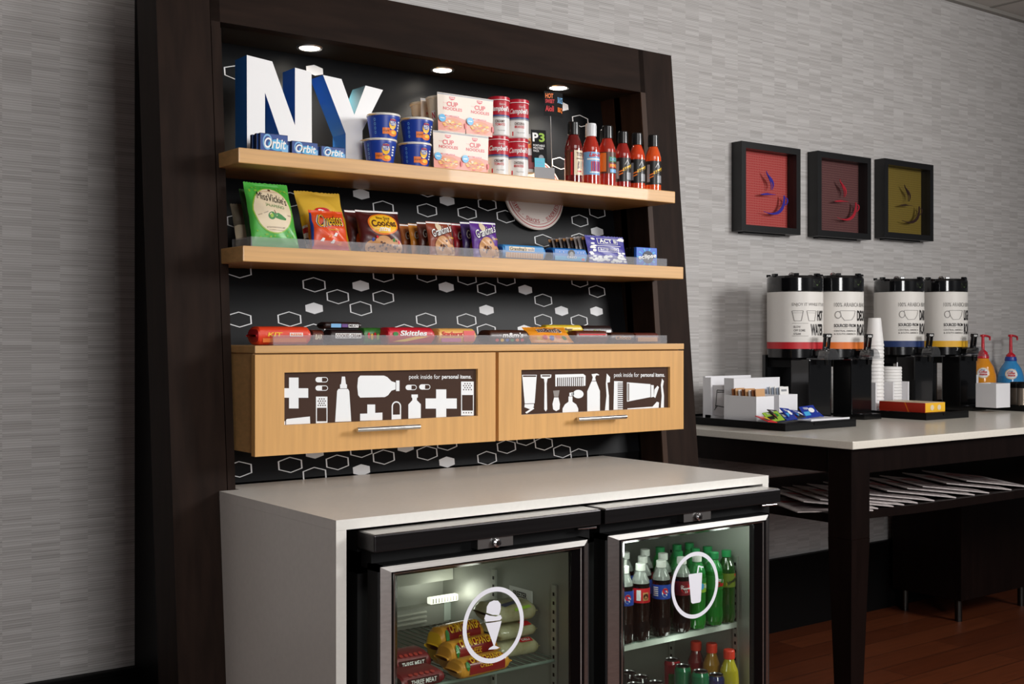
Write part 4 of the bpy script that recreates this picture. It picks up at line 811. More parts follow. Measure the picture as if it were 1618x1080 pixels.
candy(405, 494, 515.5, yA, reese, lambda m, f: (m.rect(.2, -.1, .75, .45, f, WHT, 1), m.text('KIT', -.7, -.1, -.1, .5, f, YEL, .03, .1, 1), m.text('REESE', .24, 0, .72, .36, f, ORG, .03, 0, 2), m.rect(-.9, -.95, .9, -.35, f, ORG, 1)), 'orange red candy bar at the far left of the candy row', .06, 0, 0, pk('candy_red_end', (170, 22, 30), .25))
candy(494, 513, 520.5, -.80, cho, txt('BAR', CRM), 'short dark chocolate bar right of the orange red bar', .06)
candy(521, 577, 520.5, -.82, drk, lambda m, f: (m.rect(-.8, -.2, .9, .7, f, WHT, 1), m.text('COOKIES CREAM', -.75, -.1, .85, .6, f, BRN, .02, 0, 2)), 'dark candy bar with white strip, underneath another dark bar', .05)
candy(512, 573, 508.6, -.815, drk, lambda m, f: (m.rect(-.75, -.8, -.15, .7, f, LBL, 1), m.rect(-.1, -.7, .25, .6, f, ink('ink_violet', (96, 56, 130)), 1), m.rect(.3, -.8, .9, .5, f, WHT, 1), m.text('MILKY', .34, -.6, .88, .4, f, BLK, .02, 0, 2)), 'dark candy bar with pale label, stacked on another dark bar', .045, Zv(548, 520.5, -.82)-Z3+.0012)
candy(574, 611, 517.5, -.80, grn_, lambda m, f: ([disc(m, f, -.6+.3*i, .1*(-1)**i, .13, .5, (RED, YEL, RED, LGR, RED)[i], 1) for i in range(5)], None)[1], 'green candy pouch with red dots behind the red fruit candy', .05)
candy(611, 689, 516.8, yA, skr, lambda m, f: (m.text('Skittles', -.55, .0, .72, .85, f, WHT, .03, .15, 2), m.poly([(-.9, -.9), (-.3, -.9), (.6, -.3), (.8, -.1), (.2, -.1)], f, YEL, 1), disc(m, f, -.75, .3, .12, .35, GRN, 2)), 'red fruit candy pouch with white lettering, in front of green pouch', .06)
candy(691.5, 754, 518.5, yA, str_, lambda m, f: (m.text('Starburst', -.92, .0, .32, .85, f, RED, .03, .1, 2), m.rect(.35, -.9, 1, .95, f, PNK, 1), m.rect(-.95, -.95, .2, -.3, f, ink('ink_rose', (214, 110, 160)), 1)), 'pale yellow and pink fruit chew pack right of the red pouch', .06)
candy(772, 838, 521, yA, mmb, lambda m, f: (m.text("m&m's", -.4, -.1, .75, .85, f, WHT, .03, .1, 2), [disc(m, f, -.7+.28*i, -.6, .1, .3, (RED, YEL, BLU, GRN, ORG, RED)[i], 1) for i in range(6)]), 'brown chocolate candy pouch left of the gold pouch', .06)
o = bag('candy_pouch', X(909, yA)-X(840, yA), .062, .02, mmy, lambda m, f: (m.text("m&m's", -.55, .50, .62, .90, f, WHT, .07, .1, 2), m.text("m&m's", -.53, .515, .6, .885, f, BRN, .03, .1, 3), [disc(m, f, -.6+.3*i, .22+.04*(i % 2), .11, .11, (YEL, RED, BLU, ORG, GRN)[i], 1) for i in range(5)]), 'gold peanut candy pouch propped up in the candy row', 'candy', (X(874, yA), yA, Z3+.003), -.78, .03, None, 44, .0012)
candy(862, 921, 513, -.785, yel_, txt('Butterfinger', BRN, -.5, .5), 'yellow candy bar lying on the back of the gold pouch', .035, .027, -.06)
candy(909, 963, 522, -.835, cho, lambda m, f: m.rect(-.9, .4, .9, .7, f, RED, 1), 'reddish brown chocolate bar right of the gold pouch', .05)
candy(919, 970, 514, -.78, drk, lambda m, f: (m.text('Snickers', -.3, -.5, .5, .6, f, LGR, .02, .1, 2), m.rect(.6, -.4, .95, .5, f, WHT, 1)), 'black candy bar with green lettering, lying behind the reddish bar', .05, .010)
candy(964, 1005, 525, -.83, mmb, txt('Choco', TAN), 'flat brown chocolate bar, second from the right end', .05)
candy(1003, 1043, 525.5, -.825, cho, lambda m, f: m.rect(-.9, -.9, .9, .2, f, TAN, 1), 'flat brown and tan chocolate bar at the right end', .05)
# ================================================================== INSIDE THE FREEZER AND THE FRIDGE
ZF = .5277
def wireshelf(t, tx, ty, x0, x1, y0, y1, z, n=26, lip=False):
    m = MB(); a = lambda x, y, zz: (x-tx, y-ty, zz)
    m.tube([a(x0, y0, z-.004), a(x1, y0, z-.004)], .0042, wire, 8); m.tube([a(x0, y1, z-.004), a(x1, y1, z-.004)], .0042, wire, 8); m.tube([a(x0, (y0+y1)/2, z-.006), a(x1, (y0+y1)/2, z-.006)], .003, wire, 8)
    for i in range(n):
        x = x0+(x1-x0)*i/(n-1); m.tube([a(x, y0, z-.0018), a(x, y1, z-.0018)], .0016, wire, 6)
    if lip: m.box(a(x0, y0-.006, z-.016), a(x1, y0-.003, z-.002), mat('shelf_front_strip', (196, 206, 196), .5)); m.box(a(x0, y0, z-.012), a(x1, y1, z-.009), mat('shelf_front_strip', (196, 206, 196), .5))
    m.build('wire_shelf', t)
fx0, fx1 = .0705, .5985; fyb = -.8235
wireshelf(fz, fzx, fzy, fx0+.003, fx1-.003, -1.30, fyb+.012, ZF)
wireshelf(fr, frx, fry, .683, 1.2165, -1.30, fyb+.012, ZF-.0, 22, True)
def FZ(x, y, z): return (x-fzx, y-fzy, z)
m = MB(); pale = mat('evaporator_panel', (202, 204, 192), .4, .2)
m.box(FZ(fx0+.001, fyb-.05, .645), FZ(fx1-.002, fyb, .795), pale); m.box(FZ(fx0+.001, fyb-.035, .53), FZ(fx1-.002, fyb, .58), galv)
for k in range(3):
    for s_ in (0, 1):
        for c in (0, 1): m.box(FZ(.10+.11*c+.22*s_, fyb-.042, .541+.012*k), FZ(.19+.11*c+.22*s_, fyb-.035, .546+.012*k), mat('louver', (206, 206, 196), .35, .3), .001)
m.build('evaporator_housing', fz)
m = MB(); lx0, lx1 = X(674, fyb-.05), X(728, fyb-.05); lz = Zv(700, 943, fyb-.045)
m.box(FZ(lx0, fyb-.07, lz-.009), FZ(lx1, fyb-.0505, lz+.009), mat('fixture_lens', (255, 252, 240), .4, emit=1.1), .004)
for i in range(9): m.box(FZ(lx0+.006+.009*i, fyb-.071, lz-.006), FZ(lx0+.009+.009*i, fyb-.07, lz+.006), mat('fixture_rib', (190, 186, 176), .4))
m.build('interior_light', fz)
m = MB(); a0 = X(702, fyb-.037); m.box(FZ(a0, fyb-.0365, .535), FZ(a0+.07, fyb-.0352, .585), mat('plate_pale_green', (196, 208, 200), .45)); m.build('info_plate', fz)
for y in (-1.06, -1.30):
    for t_, x_, o_ in ((fz, fx1-.0015, FZ), (fr, 1.2185, lambda x, y, z: (x-frx, y-fry, z))):
        m = MB(); m.box(o_(x_-.006, y-.008, .14), o_(x_, y+.008, .70), mat('pilaster', (186, 188, 180), .35, .5))
        for k in range(26): m.box(o_(x_-.0066, y-.003, .15+.021*k), o_(x_-.006, y+.003, .158+.021*k), blackm)
        m.build('shelf_rail', t_)
p0, p1 = on('x', fx1-.001, 805, 925), on('x', fx1-.001, 841, 935)
m = MB(); zc_ = (p0.z+p1.z)/2; m.box(FZ(fx1-.0016, p1.y, zc_-.045), FZ(fx1-.0002, p0.y, zc_+.002), WHT); f = plane(FZ(fx1-.0018, p0.y, zc_-.045), (0, -1, 0), n=(-1, 0, 0)); wd_ = p0.y-p1.y
m.text('FREEZER', wd_*.18, .024, wd_*.78, .038, f, BLK, .03, 0, 1)
for k in range(3): m.rect(wd_*.1, .016-.006*k, wd_*(.8-.12*k), .018-.006*k, f, GRY, 1)
m.build('freezer_label', fz)
def lamp(name, loc, e, size, colr=(1, 1, 1)):
    l = bpy.data.lights.new(name, 'POINT'); l.energy = e; l.shadow_soft_size = size; l.color = colr
    o = bpy.data.objects.new(name, l); col.objects.link(o); o.location = loc
lamp('freezer_lamp_and_fill', ((lx0+lx1)/2, fyb-.10, lz+.02), .16, .03, (1, .98, .9))
lamp('freezer_lamp_and_fill', (.33, -1.33, .77), .16, .03, (1, .98, .9))  # added fill just behind the door, away from the light fixture
lamp('fridge_fill', (.80, -1.335, .775), .6, .03, (.95, 1, .96)); lamp('fridge_fill', (1.12, -1.335, .775), .3, .03, (.95, 1, .96)); lamp('fridge_fill', (.98, -1.335, .50), .07, .02, (.95, 1, .96))  # fill lights added to brighten the bottles and the lower shelf
m = MB(); m.box((.76-frx, -1.344-fry, .786), (1.16-frx, -1.326-fry, .7965), mat('added_tube', (240, 248, 244), .4, emit=1.2), .003); m.build('interior_light', fr)  # glowing tube added along with the fills; no fixture seen here
# frozen food
chim = pk('burrito_gold', (214, 150, 52), .25, .1); chr_ = pk('burrito_red', (138, 26, 24), .25, .1)
def art_ch(m, f):
    m.rect(-.78, -1, .95, .62, f, chr_, 1, 2, 12); m.rect(-.4, .62, .6, .85, f, chr_, 1, 2, 4); m.text('CHIMICHANGA', -.72, .0, .9, .8, f, YEL, .02, .15, 6); m.text('CHEESE', -.3, -.55, .3, -.2, f, YEL, 0, 0, 5); m.ell(-.86, -.1, .1, .5, f, GRN, 2, 12)
fz_items = []
def frozen(u0, u1, vt, vb, y, d, base, art, label, z, cat, rz=0, endc=None, hh=None):
    x0, x1 = X(u0, y), min(X(u1, y), .588); h = hh or .04
    flatpack('frozen_pack', u0, u1, 0, 0, y, d, base, art, label, cat, z, rz, endc) if 0 else None
    w = x1-x0; m = MB()
    sec = [(math.copysign(abs(math.cos(2*PI*k/16))**.7, math.cos(2*PI*k/16)), math.copysign(abs(math.sin(2*PI*k/16))**.7, math.sin(2*PI*k/16))) for k in range(16)]; rs = random.Random(int(u0)); rings = []
    for a, s_ in ((-.5, .12), (-.47, .16), (-.43, .75), (-.38, 1), (-.15, 1.03), (.1, 1), (.38, 1), (.43, .75), (.47, .16), (.5, .12)): rings.append([(a*w, d/2+c*d/2*(.9+.1*s_), h/2+q*h/2*s_*rs.uniform(.93, 1.0)) for c, q in sec])
    for i in range(9): m.add(rings[i]+rings[i+1], [(k, (k+1) % 16, 16+(k+1) % 16, 16+k) for k in range(16)], endc if endc and (i < 2 or i > 6) else base, True)
    def f(u, v, k=1):
        p = PI-(v*.85+.5); cp, sp = math.cos(p), math.sin(p); q = lambda c: math.copysign(abs(c)**.7, c)
        return Vector((u*w*.37, d/2+(d/2*1.02+.0006*k)*q(cp), h/2+(h/2*1.04+.0006*k)*q(sp)))
    art(m, f)
    o = m.build('frozen_pack', None, ((x0+x1)/2, y, z), (0, 0, rz)); return tag(o, label, cat)
z0_ = ZF+.0005
frozen(722, 812, 0, 0, -1.325, .056, chim, art_ch, 'red and gold burrito wrapper, lowest of the three in the freezer', z0_, 'frozen food', .05, None, .042)
frozen(702, 806, 0, 0, -1.20, .07, chim, art_ch, 'red and gold burrito wrapper, middle of the three in the freezer', z0_+.018, 'frozen food', .03, None, .045) if 0 else frozen(706, 794, 0, 0, -1.262, .056, chim, art_ch, 'red and gold burrito wrapper, middle of the three in the freezer', z0_, 'frozen food', .06, None, .066)
frozen(690, 774, 0, 0, -1.20, .056, chim, art_ch, 'red and gold burrito wrapper, topmost and furthest back in the freezer', z0_, 'frozen food', .10, YEL, .088)
meat = pk('meat_red', (128, 34, 34), .25, .2); wrapk = pk('wrap_black', (34, 26, 26), .2, .1)
def art_m(m, f): m.rect(-.85, -.9, .85, -.2, f, mat('meat_label', (70, 30, 28), .4), 1); m.text('THREE MEAT', -.7, -.72, .7, -.38, f, WHT, .02, 0, 2); [m.ell(-.6+.3*i, .35, .12, .2, f, ink('meat_light', (170, 60, 52)), 1, 10) for i in range(5)]
frozen(630, 708, 0, 0, -1.325, .09, meat, art_m, 'red meat snack pack at the front left of the freezer', z0_, 'frozen food', .0, wrapk, .036)
frozen(618, 686, 0, 0, -1.225, .09, meat, art_m, 'red meat snack pack behind another at the freezer left', z0_, 'frozen food', .0, wrapk, .05)
clearb = mat('clear_food_bag', (186, 184, 150), .18, coat=.5, noise=.45, nscale=18, c2=(140, 130, 84))
def art_s(m, f): m.rect(.1, .15, .9, .75, f, RED, 1); m.text('DELI', .25, .3, .75, .6, f, WHT, .02, 0, 2)
s1 = frozen(790, 870, 0, 0, -1.255, .10, clearb, art_s, 'clear sandwich bag with red sticker, lowest of the stack', z0_, 'frozen food', -.05, None, .042)
s2 = frozen(788, 874, 0, 0, -1.25, .10, clearb, lambda m, f: m.rect(.35, .1, .95, .8, f, RED, 1), 'clear sandwich bag with red sticker, middle of the stack', z0_+.042, 'frozen food', .04, None, .036)
s3 = frozen(782, 868, 0, 0, -1.245, .10, clearb, lambda m, f: (m.poly([(-.8, .6), (.2, .9), (.3, .6), (-.6, .2)], f, ink('bag_print', (70, 74, 96)), 1), m.poly([(-.1, -.4), (.9, -.2), (.8, .1), (-.1, -.1)], f, LGR, 1)), 'clear sandwich bag with dark print, on top of the stack', z0_+.078, 'frozen food', -.06, None, .05)

# soda bottles
clr = mat('clear_bottle', (190, 196, 190), .08, coat=.5, alpha=.45); clg = mat('green_bottle', (52, 150, 74), .08, coat=.5, alpha=.75); cola = glossr('cola', (20, 10, 8)); mtn = glossr('green_soda', (34, 120, 42)); gale = glossr('ginger_ale_green', (30, 62, 22)); capg = mat('cap_green', (36, 128, 72), .35); capw2 = mat('cap_white', (236, 238, 232), .4)
def soda(key, liquid, upper, cap, art, r=.0242, h=.19):
    t = thing('soda_bottle', 'x', 'bottle', group='soda bottles in the fridge'); m = MB()
    m.lathe([(r*.55, 0), (r*.8, .003), (r*.95, .012), (r, .025), (r*.92, .05), (r*.96, .075), (r*.97, .136), (r*.95, .143)], liquid, 26)
    for k in range(5):
        a = 2*PI*k/5; m.lathe([(r*.12, .0), (r*.3, .003), (r*.34, .012), (r*.12, .028)], liquid, 10, Matrix.Translation((r*.62*math.cos(a), r*.62*math.sin(a), 0)))
    m.lathe([(r*.95, .143), (r*.86, .152), (r*.62, .164), (r*.45, .171), (r*.48, .174), (r*.42, .178)], upper, 26); m.build('bottle', t)
    m = MB(); m.lathe([(r*.5, .173), (r*.52, .1735), (r*.52, h-.001), (r*.48, h), (.0005, h)], cap, 24); m.build('cap', t)
    m = MB(); f = cylmap(r*.975+.0003); art(m, f, r); m.build('label', t); return t
def lab(base, extra):
    def a(m, f, r):
        g = lambda u, v, k=0: f(u, v+.014, k)
        m.rect(-PI*r*.98, .082, PI*r*.98, .118, g, base, 0, 36, 1); extra(m, g)
    return a
pep = lambda m, f: (m.ell(.010, .099, .0085, .0115, f, WHT, 1, 18), m.ell(.010, .1025, .0078, .0075, f, RED, 2, 16), m.ell(.011, .094, .0072, .0058, f, BLU, 2, 16), [m.rect(-.022, .090+.005*i, -.008, .0925+.005*i, f, WHT, 1, 3, 1) for i in range(5)])
kinds = {'pepsi': soda('p', cola, clr, capw2, lab(BLU, pep)), 'cherry': soda('c', cola, clr, capw2, lab(RED, lambda m, f: (m.rect(-.016, .088, -.005, .114, f, WHT, 1, 3, 1), m.rect(.0, .088, .016, .108, f, TAN, 1, 4, 1), m.ell(.008, .098, .007, .007, f, BRN, 2, 12)))),
         'drp': soda('d', cola, clr, capw2, lab(ink('label_maroon', (120, 24, 34)), lambda m, f: (m.ell(.004, .100, .014, .012, f, RED, 1, 18), m.text('Dr', -.010, .1025, -.002, .1085, f, WHT, .03, .2, 2), m.text('Pepper', -.010, .096, .018, .103, f, WHT, .03, .2, 2), m.text('23', .0, .089, .008, .094, f, WHT, .0, 0, 2)))),
         'lime': soda('l', mtn, clg, capw2, lab(LGR, lambda m, f: (m.rect(-.02, .106, .02, .118, f, GRN, 1, 6, 1), m.ell(.0, .098, .006, .008, f, CYN, 2, 14), m.text('7up', .006, .09, .02, .104, f, WHT, .03, .2, 2)))),
         'dew': soda('w', mtn, clg, capg, lab(GRN, lambda m, f: (m.poly([(-.014, .094), (.018, .106), (.018, .098), (-.012, .087)], f, WHT, 1), m.text('Mtn', -.014, .102, .004, .112, f, WHT, .03, .2, 2), m.text('Dew', -.008, .089, .016, .103, f, RED, .04, .2, 3)))),
         'ale': soda('a', gale, gale, capg, lab(ink('label_olive', (92, 108, 26)), lambda m, f: (m.poly([(-.012, .086), (.020, .104), (.020, .112), (-.012, .094)], f, YEL, 1), m.text('Schweppes', -.011, .092, .020, .104, f, BLK, .02, .2, 3, .45), m.ell(.016, .114, .004, .003, f, RED, 2, 10))))}
used = set(); what = {'pepsi': 'cola bottle with blue label', 'cherry': 'cola bottle with red label', 'drp': 'cola bottle with maroon label', 'lime': 'clear green soda bottle with white cap', 'dew': 'green citrus soda bottle with green cap', 'ale': 'dark green ginger ale bottle with yellow label banner'}
RZ = {'pepsi': -.75, 'cherry': -.5, 'drp': -.45, 'lime': -.2, 'dew': -.1, 'ale': -.3}
row1 = (('pepsi', 986, -.95), ('cherry', 1012, 0), ('pepsi', 1044.7, 0), ('drp', 1077, 0), ('lime', 1101, 0), ('dew', 1128, 0), ('ale', 1161, 0))
where = {0: 'far left in front', 1: 'second from left in front', 2: 'third from left in front', 3: 'fourth from left in front', 4: 'fifth from left in front', 5: 'sixth from left in front', 6: 'far right in front'}
YR = (-1.296, -1.226, -1.156)
for r_, y in enumerate(YR):
    for i, (k, u, _) in enumerate(row1):
        k2 = k if r_ == 0 else {'pepsi': 'pepsi', 'cherry': 'cherry', 'drp': 'drp', 'lime': 'dew', 'dew': 'dew', 'ale': 'dew'}[k]
        p = (min(X(u, YR[0]), 1.183)+.002*r_, y, ZF+.0008)
        l = what[k2]+', '+(where[i] if r_ == 0 else '%s row, %s from left' % (('', 'middle', 'back')[r_], ORD[i]))
        t = kinds[k2]
        if k2 in used: dup(t, p, (0, 0, RZ[k2]), l)
        else: t.location = p; t.rotation_euler = (0, 0, RZ[k2]); t['label'] = l; used.add(k2)
# lower shelf with juice bottles and cans
ZG = .255
wireshelf(fr, frx, fry, .683, 1.2165, -1.30, fyb+.012, ZG, 22)
capr = mat('cap_orange_red', (214, 58, 34), .4)
def juice(liq, u, v, y, label):
    zc = Zv(u, v, y); h = zc-ZG-.001; t = thing('juice_bottle', label, 'bottle', (X(u, y), y, ZG+.0005)); r = .026; m = MB()
    m.lathe([(r*.9, 0), (r, .006), (r, h*.3), (r*.93, h*.36), (r, h*.42), (r, h*.62), (r*.9, h*.74), (r*.55, h*.85), (r*.45, h*.9)], liq, 28); m.build('bottle', t)
    m = MB(); m.lathe([(r*.56, h*.885), (r*.58, h*.89), (r*.58, h*.985), (r*.5, h), (.0005, h)], capr, 26); m.build('cap', t)
juice(glossr('juice_red', (110, 18, 22)), 1099.7, 1012, -1.20, 'dark red juice bottle on the lower fridge shelf')
juice(glossr('juice_amber', (150, 108, 30)), 1124.5, 1015, -1.256, 'amber juice bottle with orange cap, between the red and yellow ones')
juice(glossr('juice_yellow', (176, 164, 34)), 1152, 1025, -1.311, 'yellow juice bottle with orange cap, rightmost on the lower shelf')
alu = mat('can_aluminium', (190, 190, 190), .25, 1)
def can(cm, band_, u, v, y, label, fk=0):
    z = Zv(u, v, y); h = z-ZG-.001; t = thing('drink_can', label, 'can', (X(u, y), y, ZG+.0005), (0, 0, -.3), 'drink cans in the fridge'); r = .0225; m = MB()
    m.lathe([(r*.8, 0), (r, .006), (r, h-.012), (r*.86, h-.003)], cm, 26); f = cylmap(r+.0003)
    if band_: m.poly([(-.03, h*.55), (.03, h*.8), (.03, h*.6), (-.03, h*.35)], f, band_, 1) if 0 else m.rect(-.02, h*.45, .026, h*.8, f, band_, 1, 8, 1)
    m.build('body', t); m = MB(); m.lathe([(r*.86, h-.003), (r*.88, h), (r*.8, h), (r*.76, h-.004), (.0005, h-.004)], alu, 26); m.ell(0, -.004, .005, .008, lambda u, v, k=0: Vector((u, v, h-.0036+.0003*k)), steel, 1, 12, 1, .5); m.build('lid', t)
cg = glossr('can_green', (20, 104, 66)); cr_ = glossr('can_red', (150, 24, 36)); cb = glossr('can_blue', (34, 44, 96)); cbk = glossr('can_black', (16, 14, 14))
can(cr_, GRN, 1062, 1040, -1.2, 'red drink can at the back, behind the green can'); can(cg, None, 1079, 1050, -1.262, 'plain green drink can left of the green and red can'); can(cg, RED, 1106.7, 1058.5, -1.318, 'green and red drink can left of the blue can'); can(cb, WHT, 1131.4, 1064, -1.32, 'blue drink can in front of the yellow juice')
can(cbk, None, 1013, 1067, -1.25, 'black drink can, second from the left'); can(cbk, None, 1037, 1076, -1.302, 'black drink can, nearest the glass'); can(cbk, None, 993, 1060, -1.2, 'black drink can, furthest left at the back'); can(cbk, None, 1003, 1079, -1.302, 'black drink can, front left corner behind the glass')
# ================================================================== PICTURES ON THE WALL
def picture(u0, u1, vt, vb, bg, bg2, ink_, label):
    yfp = -.058; x0, x1 = X(u0, yfp), X(u1, yfp); z1 = vt; z0 = vb; W = (x1-x0)/2; H = z1-z0; cx_ = (x0+x1)/2
    t = thing('framed_picture', label, 'picture', (cx_, -.001, z0), group='shadow box pictures'); e = .027; D = .057
    m = MB(); fm = mat('picture_frame_black', (16, 16, 17), .4)
    for a, b in (((-W, -D, 0), (-W+e, 0, H)), ((W-e, -D, 0), (W, 0, H)), ((-W+e, -D, 0), (W-e, 0, e)), ((-W+e, -D, H-e), (W-e, 0, H))): m.box(a, b, fm)
    m.box((-W+.04, -.03, -.006), (W-.07, 0, 0), fm); m.build('frame', t)
    bm_ = bpy.data.materials.new('patterned_backing'); bm_.use_nodes = True; nt = bm_.node_tree; b = nt.nodes['Principled BSDF']; tc = nt.nodes.new('ShaderNodeTexCoord'); mp = nt.nodes.new('ShaderNodeMapping'); mp.inputs['Scale'].default_value = (1, 0, 1)
    br = nt.nodes.new('ShaderNodeTexChecker'); vo = nt.nodes.new('ShaderNodeTexVoronoi'); vo.feature = 'DISTANCE_TO_EDGE'; vo.inputs['Scale'].default_value = 95; vo.inputs['Randomness'].default_value = .15
    nt.links.new(tc.outputs['Object'], mp.inputs[0]); nt.links.new(mp.outputs[0], vo.inputs['Vector']); nt.nodes.remove(br)
    mr = nt.nodes.new('ShaderNodeMath'); mr.operation = 'LESS_THAN'; mr.inputs[1].default_value = .14; nt.links.new(vo.outputs['Distance'], mr.inputs[0]); mx = nt.nodes.new('ShaderNodeMix'); mx.data_type = 'RGBA'; mx.inputs[6].default_value = lin(bg); mx.inputs[7].default_value = lin(bg2); nt.links.new(mr.outputs[0], mx.inputs[0]); nt.links.new(mx.outputs[2], b.inputs['Base Color']); b.inputs['Roughness'].default_value = .6
    m = MB(); m.box((-W+e, -.006, e), (W-e, -.002, H-e), bm_); m.build('backing', t)
    m = MB(); f = lambda u, v, k=0: Vector((u*W, -.036, H*v)); im = ink_
    def stroke(pts, wds):
        n = len(pts); L_, R_2 = [], []
        for i, (p, w_) in enumerate(zip(pts, wds)):
            a = pts[max(0, i-1)]; c = pts[min(n-1, i+1)]; dx, dy = (c[0]-a[0])*W, (c[1]-a[1])*H; q = math.hypot(dx, dy) or 1
            nx, ny = -dy/q, dx/q; L_.append((p[0]+nx*w_/W, p[1]+ny*w_/H)); R_2.append((p[0]-nx*w_/W, p[1]-ny*w_/H))
        for i in range(n-1):
            vs4 = [f(*L_[i]), f(*L_[i+1]), f(*R_2[i+1]), f(*R_2[i])]; vb4 = [p+Vector((0, .002, 0)) for p in vs4]
            m.add(vs4+vb4, [(0, 3, 2, 1), (4, 5, 6, 7), (0, 1, 5, 4), (2, 3, 7, 6)], im)
    bez = lambda P, n=14: [tuple(sum(c*p[j] for c, p in zip(((1-s)**3, 3*s*(1-s)**2, 3*s*s*(1-s), s**3), P)) for j in (0, 1)) for s in [i/n for i in range(n+1)]]
    stroke(bez([(-.05, .71), (-.02, .62), (.30, .62), (.14, .50)]), [.001+.005*math.sin(PI*i/14) for i in range(15)])
    stroke(bez([(-.02, .67), (.06, .60), (.16, .58), (.1, .50)], 14), [.0006+.0018*math.sin(PI*i/14) for i in range(15)])
    stroke([(-.25, .435), (-.15, .44), (-.02, .448), (.1, .448), (.28, .45)], [.0008, .0035, .0042, .002, .0006])
    stroke(bez([(.56, .45), (.60, .28), (.34, .185), (-.14, .245)]), [.001+.0065*math.sin(PI*min(1, .15+i/15)) for i in range(15)])
    stroke(bez([(.58, .42), (.72, .44), (.72, .35), (.55, .335)]), [.001+.0022*math.sin(PI*i/14) for i in range(15)])
    m.build('cup_silhouette', t)
    m = MB(); m.box((-W+e+.0005, -.0405, e+.0005), (W-e-.0005, -.0385, H-e-.0005), glass('picture_glass', (.97, .97, .97), .0, .03)); m.build('glass', t)
picture(1172, 1265, 2.103, 1.727, (172, 34, 34), (186, 92, 84), ink('cup_print_blue', (44, 34, 150)), 'black shadow box, red pattern with blue coffee cup, leftmost of three')
picture(1292.3, 1376.5, 2.108, 1.730, (76, 28, 32), (110, 72, 68), ink('cup_print_red', (176, 26, 46)), 'black shadow box, maroon pattern with red coffee cup, middle of three')
picture(1398, 1475, 2.118, 1.747, (104, 84, 12), (126, 108, 36), ink('cup_print_brown', (44, 20, 14)), 'black shadow box, olive yellow pattern with dark coffee cup, rightmost')

# ================================================================== THE COFFEE TABLE
ZT_ = .944; tx0, ty0 = 2.03, -1.06; tx1 = 5.0
tb = thing('coffee_table', 'dark wood table with cream stone top holding the coffee dispensers', 'table', (tx0, ty0, 0)); T = lambda x, y, z: (x-tx0, y-ty0, z)
m = MB(); m.box(T(tx0, ty0, ZT_-.026), T(tx1, -.001, ZT_), tablewhite, .003); m.build('tabletop', tb)
m = MB(); ap = .085
m.box(T(tx0+.03, ty0+.03, ZT_-.026-ap), T(tx1-.03, ty0+.055, ZT_-.0262), espresso); m.box(T(tx0+.03, -.055, ZT_-.026-ap), T(tx1-.03, -.035, ZT_-.0262), espresso); m.box(T(tx0+.03, ty0+.055, ZT_-.026-ap), T(tx0+.055, -.055, ZT_-.0262), espresso); m.box(T(tx1-.055, ty0+.055, ZT_-.026-ap), T(tx1-.03, -.055, ZT_-.0262), espresso); m.build('apron', tb)
for x, y in ((tx0+.02, ty0+.02), (tx1-.115, ty0+.02), (tx0+.02, -.13), (tx1-.115, -.13)):
    m = MB(); w_ = .095; a, b = .012, .0; zt = ZT_-.0265
    m.hexa([T(x+.018, y+.018, 0), T(x+w_-.018, y+.018, 0), T(x+w_-.018, y+w_-.018, 0), T(x+.018, y+w_-.018, 0), T(x, y, .62), T(x+w_, y, .62), T(x+w_, y+w_, .62), T(x, y+w_, .62)], espresso); m.box(T(x, y, .62), T(x+w_, y+w_, zt), espresso, .002); m.build('leg', tb)
ZS = .690
m = MB(); n = 20                                         # lower shelf with a slightly bowed front
pts = [(tx0+.06, -.12), (tx0+.06, ty0+.14)]+[(tx0+.06+(tx1-tx0-.12)*i/n, ty0+.14-.05*math.sin(PI*min(1, i/n*5)/2)) for i in range(1, n)]+[(tx1-.06, ty0+.14), (tx1-.06, -.12)]
m.prism(pts, .03, lambda u, v, k=0: Vector((u-tx0, v-ty0, ZS+k)), espresso); m.build('lower_shelf', tb)
# newspapers fanned along the shelf
pap = mat('newsprint', (196, 186, 184), .7, noise=.25, nscale=60); pap2 = mat('newsprint_dark_ink', (96, 70, 72), .7); papr = mat('newsprint_red_ink', (150, 60, 60), .7)
def paper():
    m = MB(); L, Wd, h = .36, .27, .0045
    sec = [(Wd, 0), (Wd, h*.8)]+[(h*.7-h*.7*math.sin(PI*i/8), h*.5+h*.5*math.cos(PI*i/8)) for i in range(9)]
    sec = [(-x, z) for x, z in sec]; k = len(sec)
    v = [(x, 0, z) for x, z in sec]+[(x, L, z) for x, z in sec]
    m.add(v, [(i, (i+1) % k, k+(i+1) % k, k+i) for i in range(k)]+[tuple(range(k))[::-1], tuple(range(k, 2*k))], pap)
    top = lambda u, v, k=1: Vector((-Wd+u*Wd, v*L, h*.8+h*.2*u+.0004*k)); rs = random.Random(2)
    m.rect(.3, .80, .9, .9, top, papr, 2)
    for i in range(11): m.rect(.08, .06+.065*i, rs.uniform(.5, .9), .08+.065*i, top, pap2, 2)
    for i in range(4): m.rect(.12+.4*(i % 2), .3+.28*(i//2), .4+.4*(i % 2), .42+.28*(i//2), top, papr if i == 2 else pap2, 3)
    return m
fan = [(1294, 804), (1417, 803), (1441, 799.5), (1457, 797), (1479, 794), (1503, 790), (1536, 785), (1567, 781), (1592, 778), (1618, 772), (1650, 768)]
o = None; pr_mesh = paper(); R33 = -.50
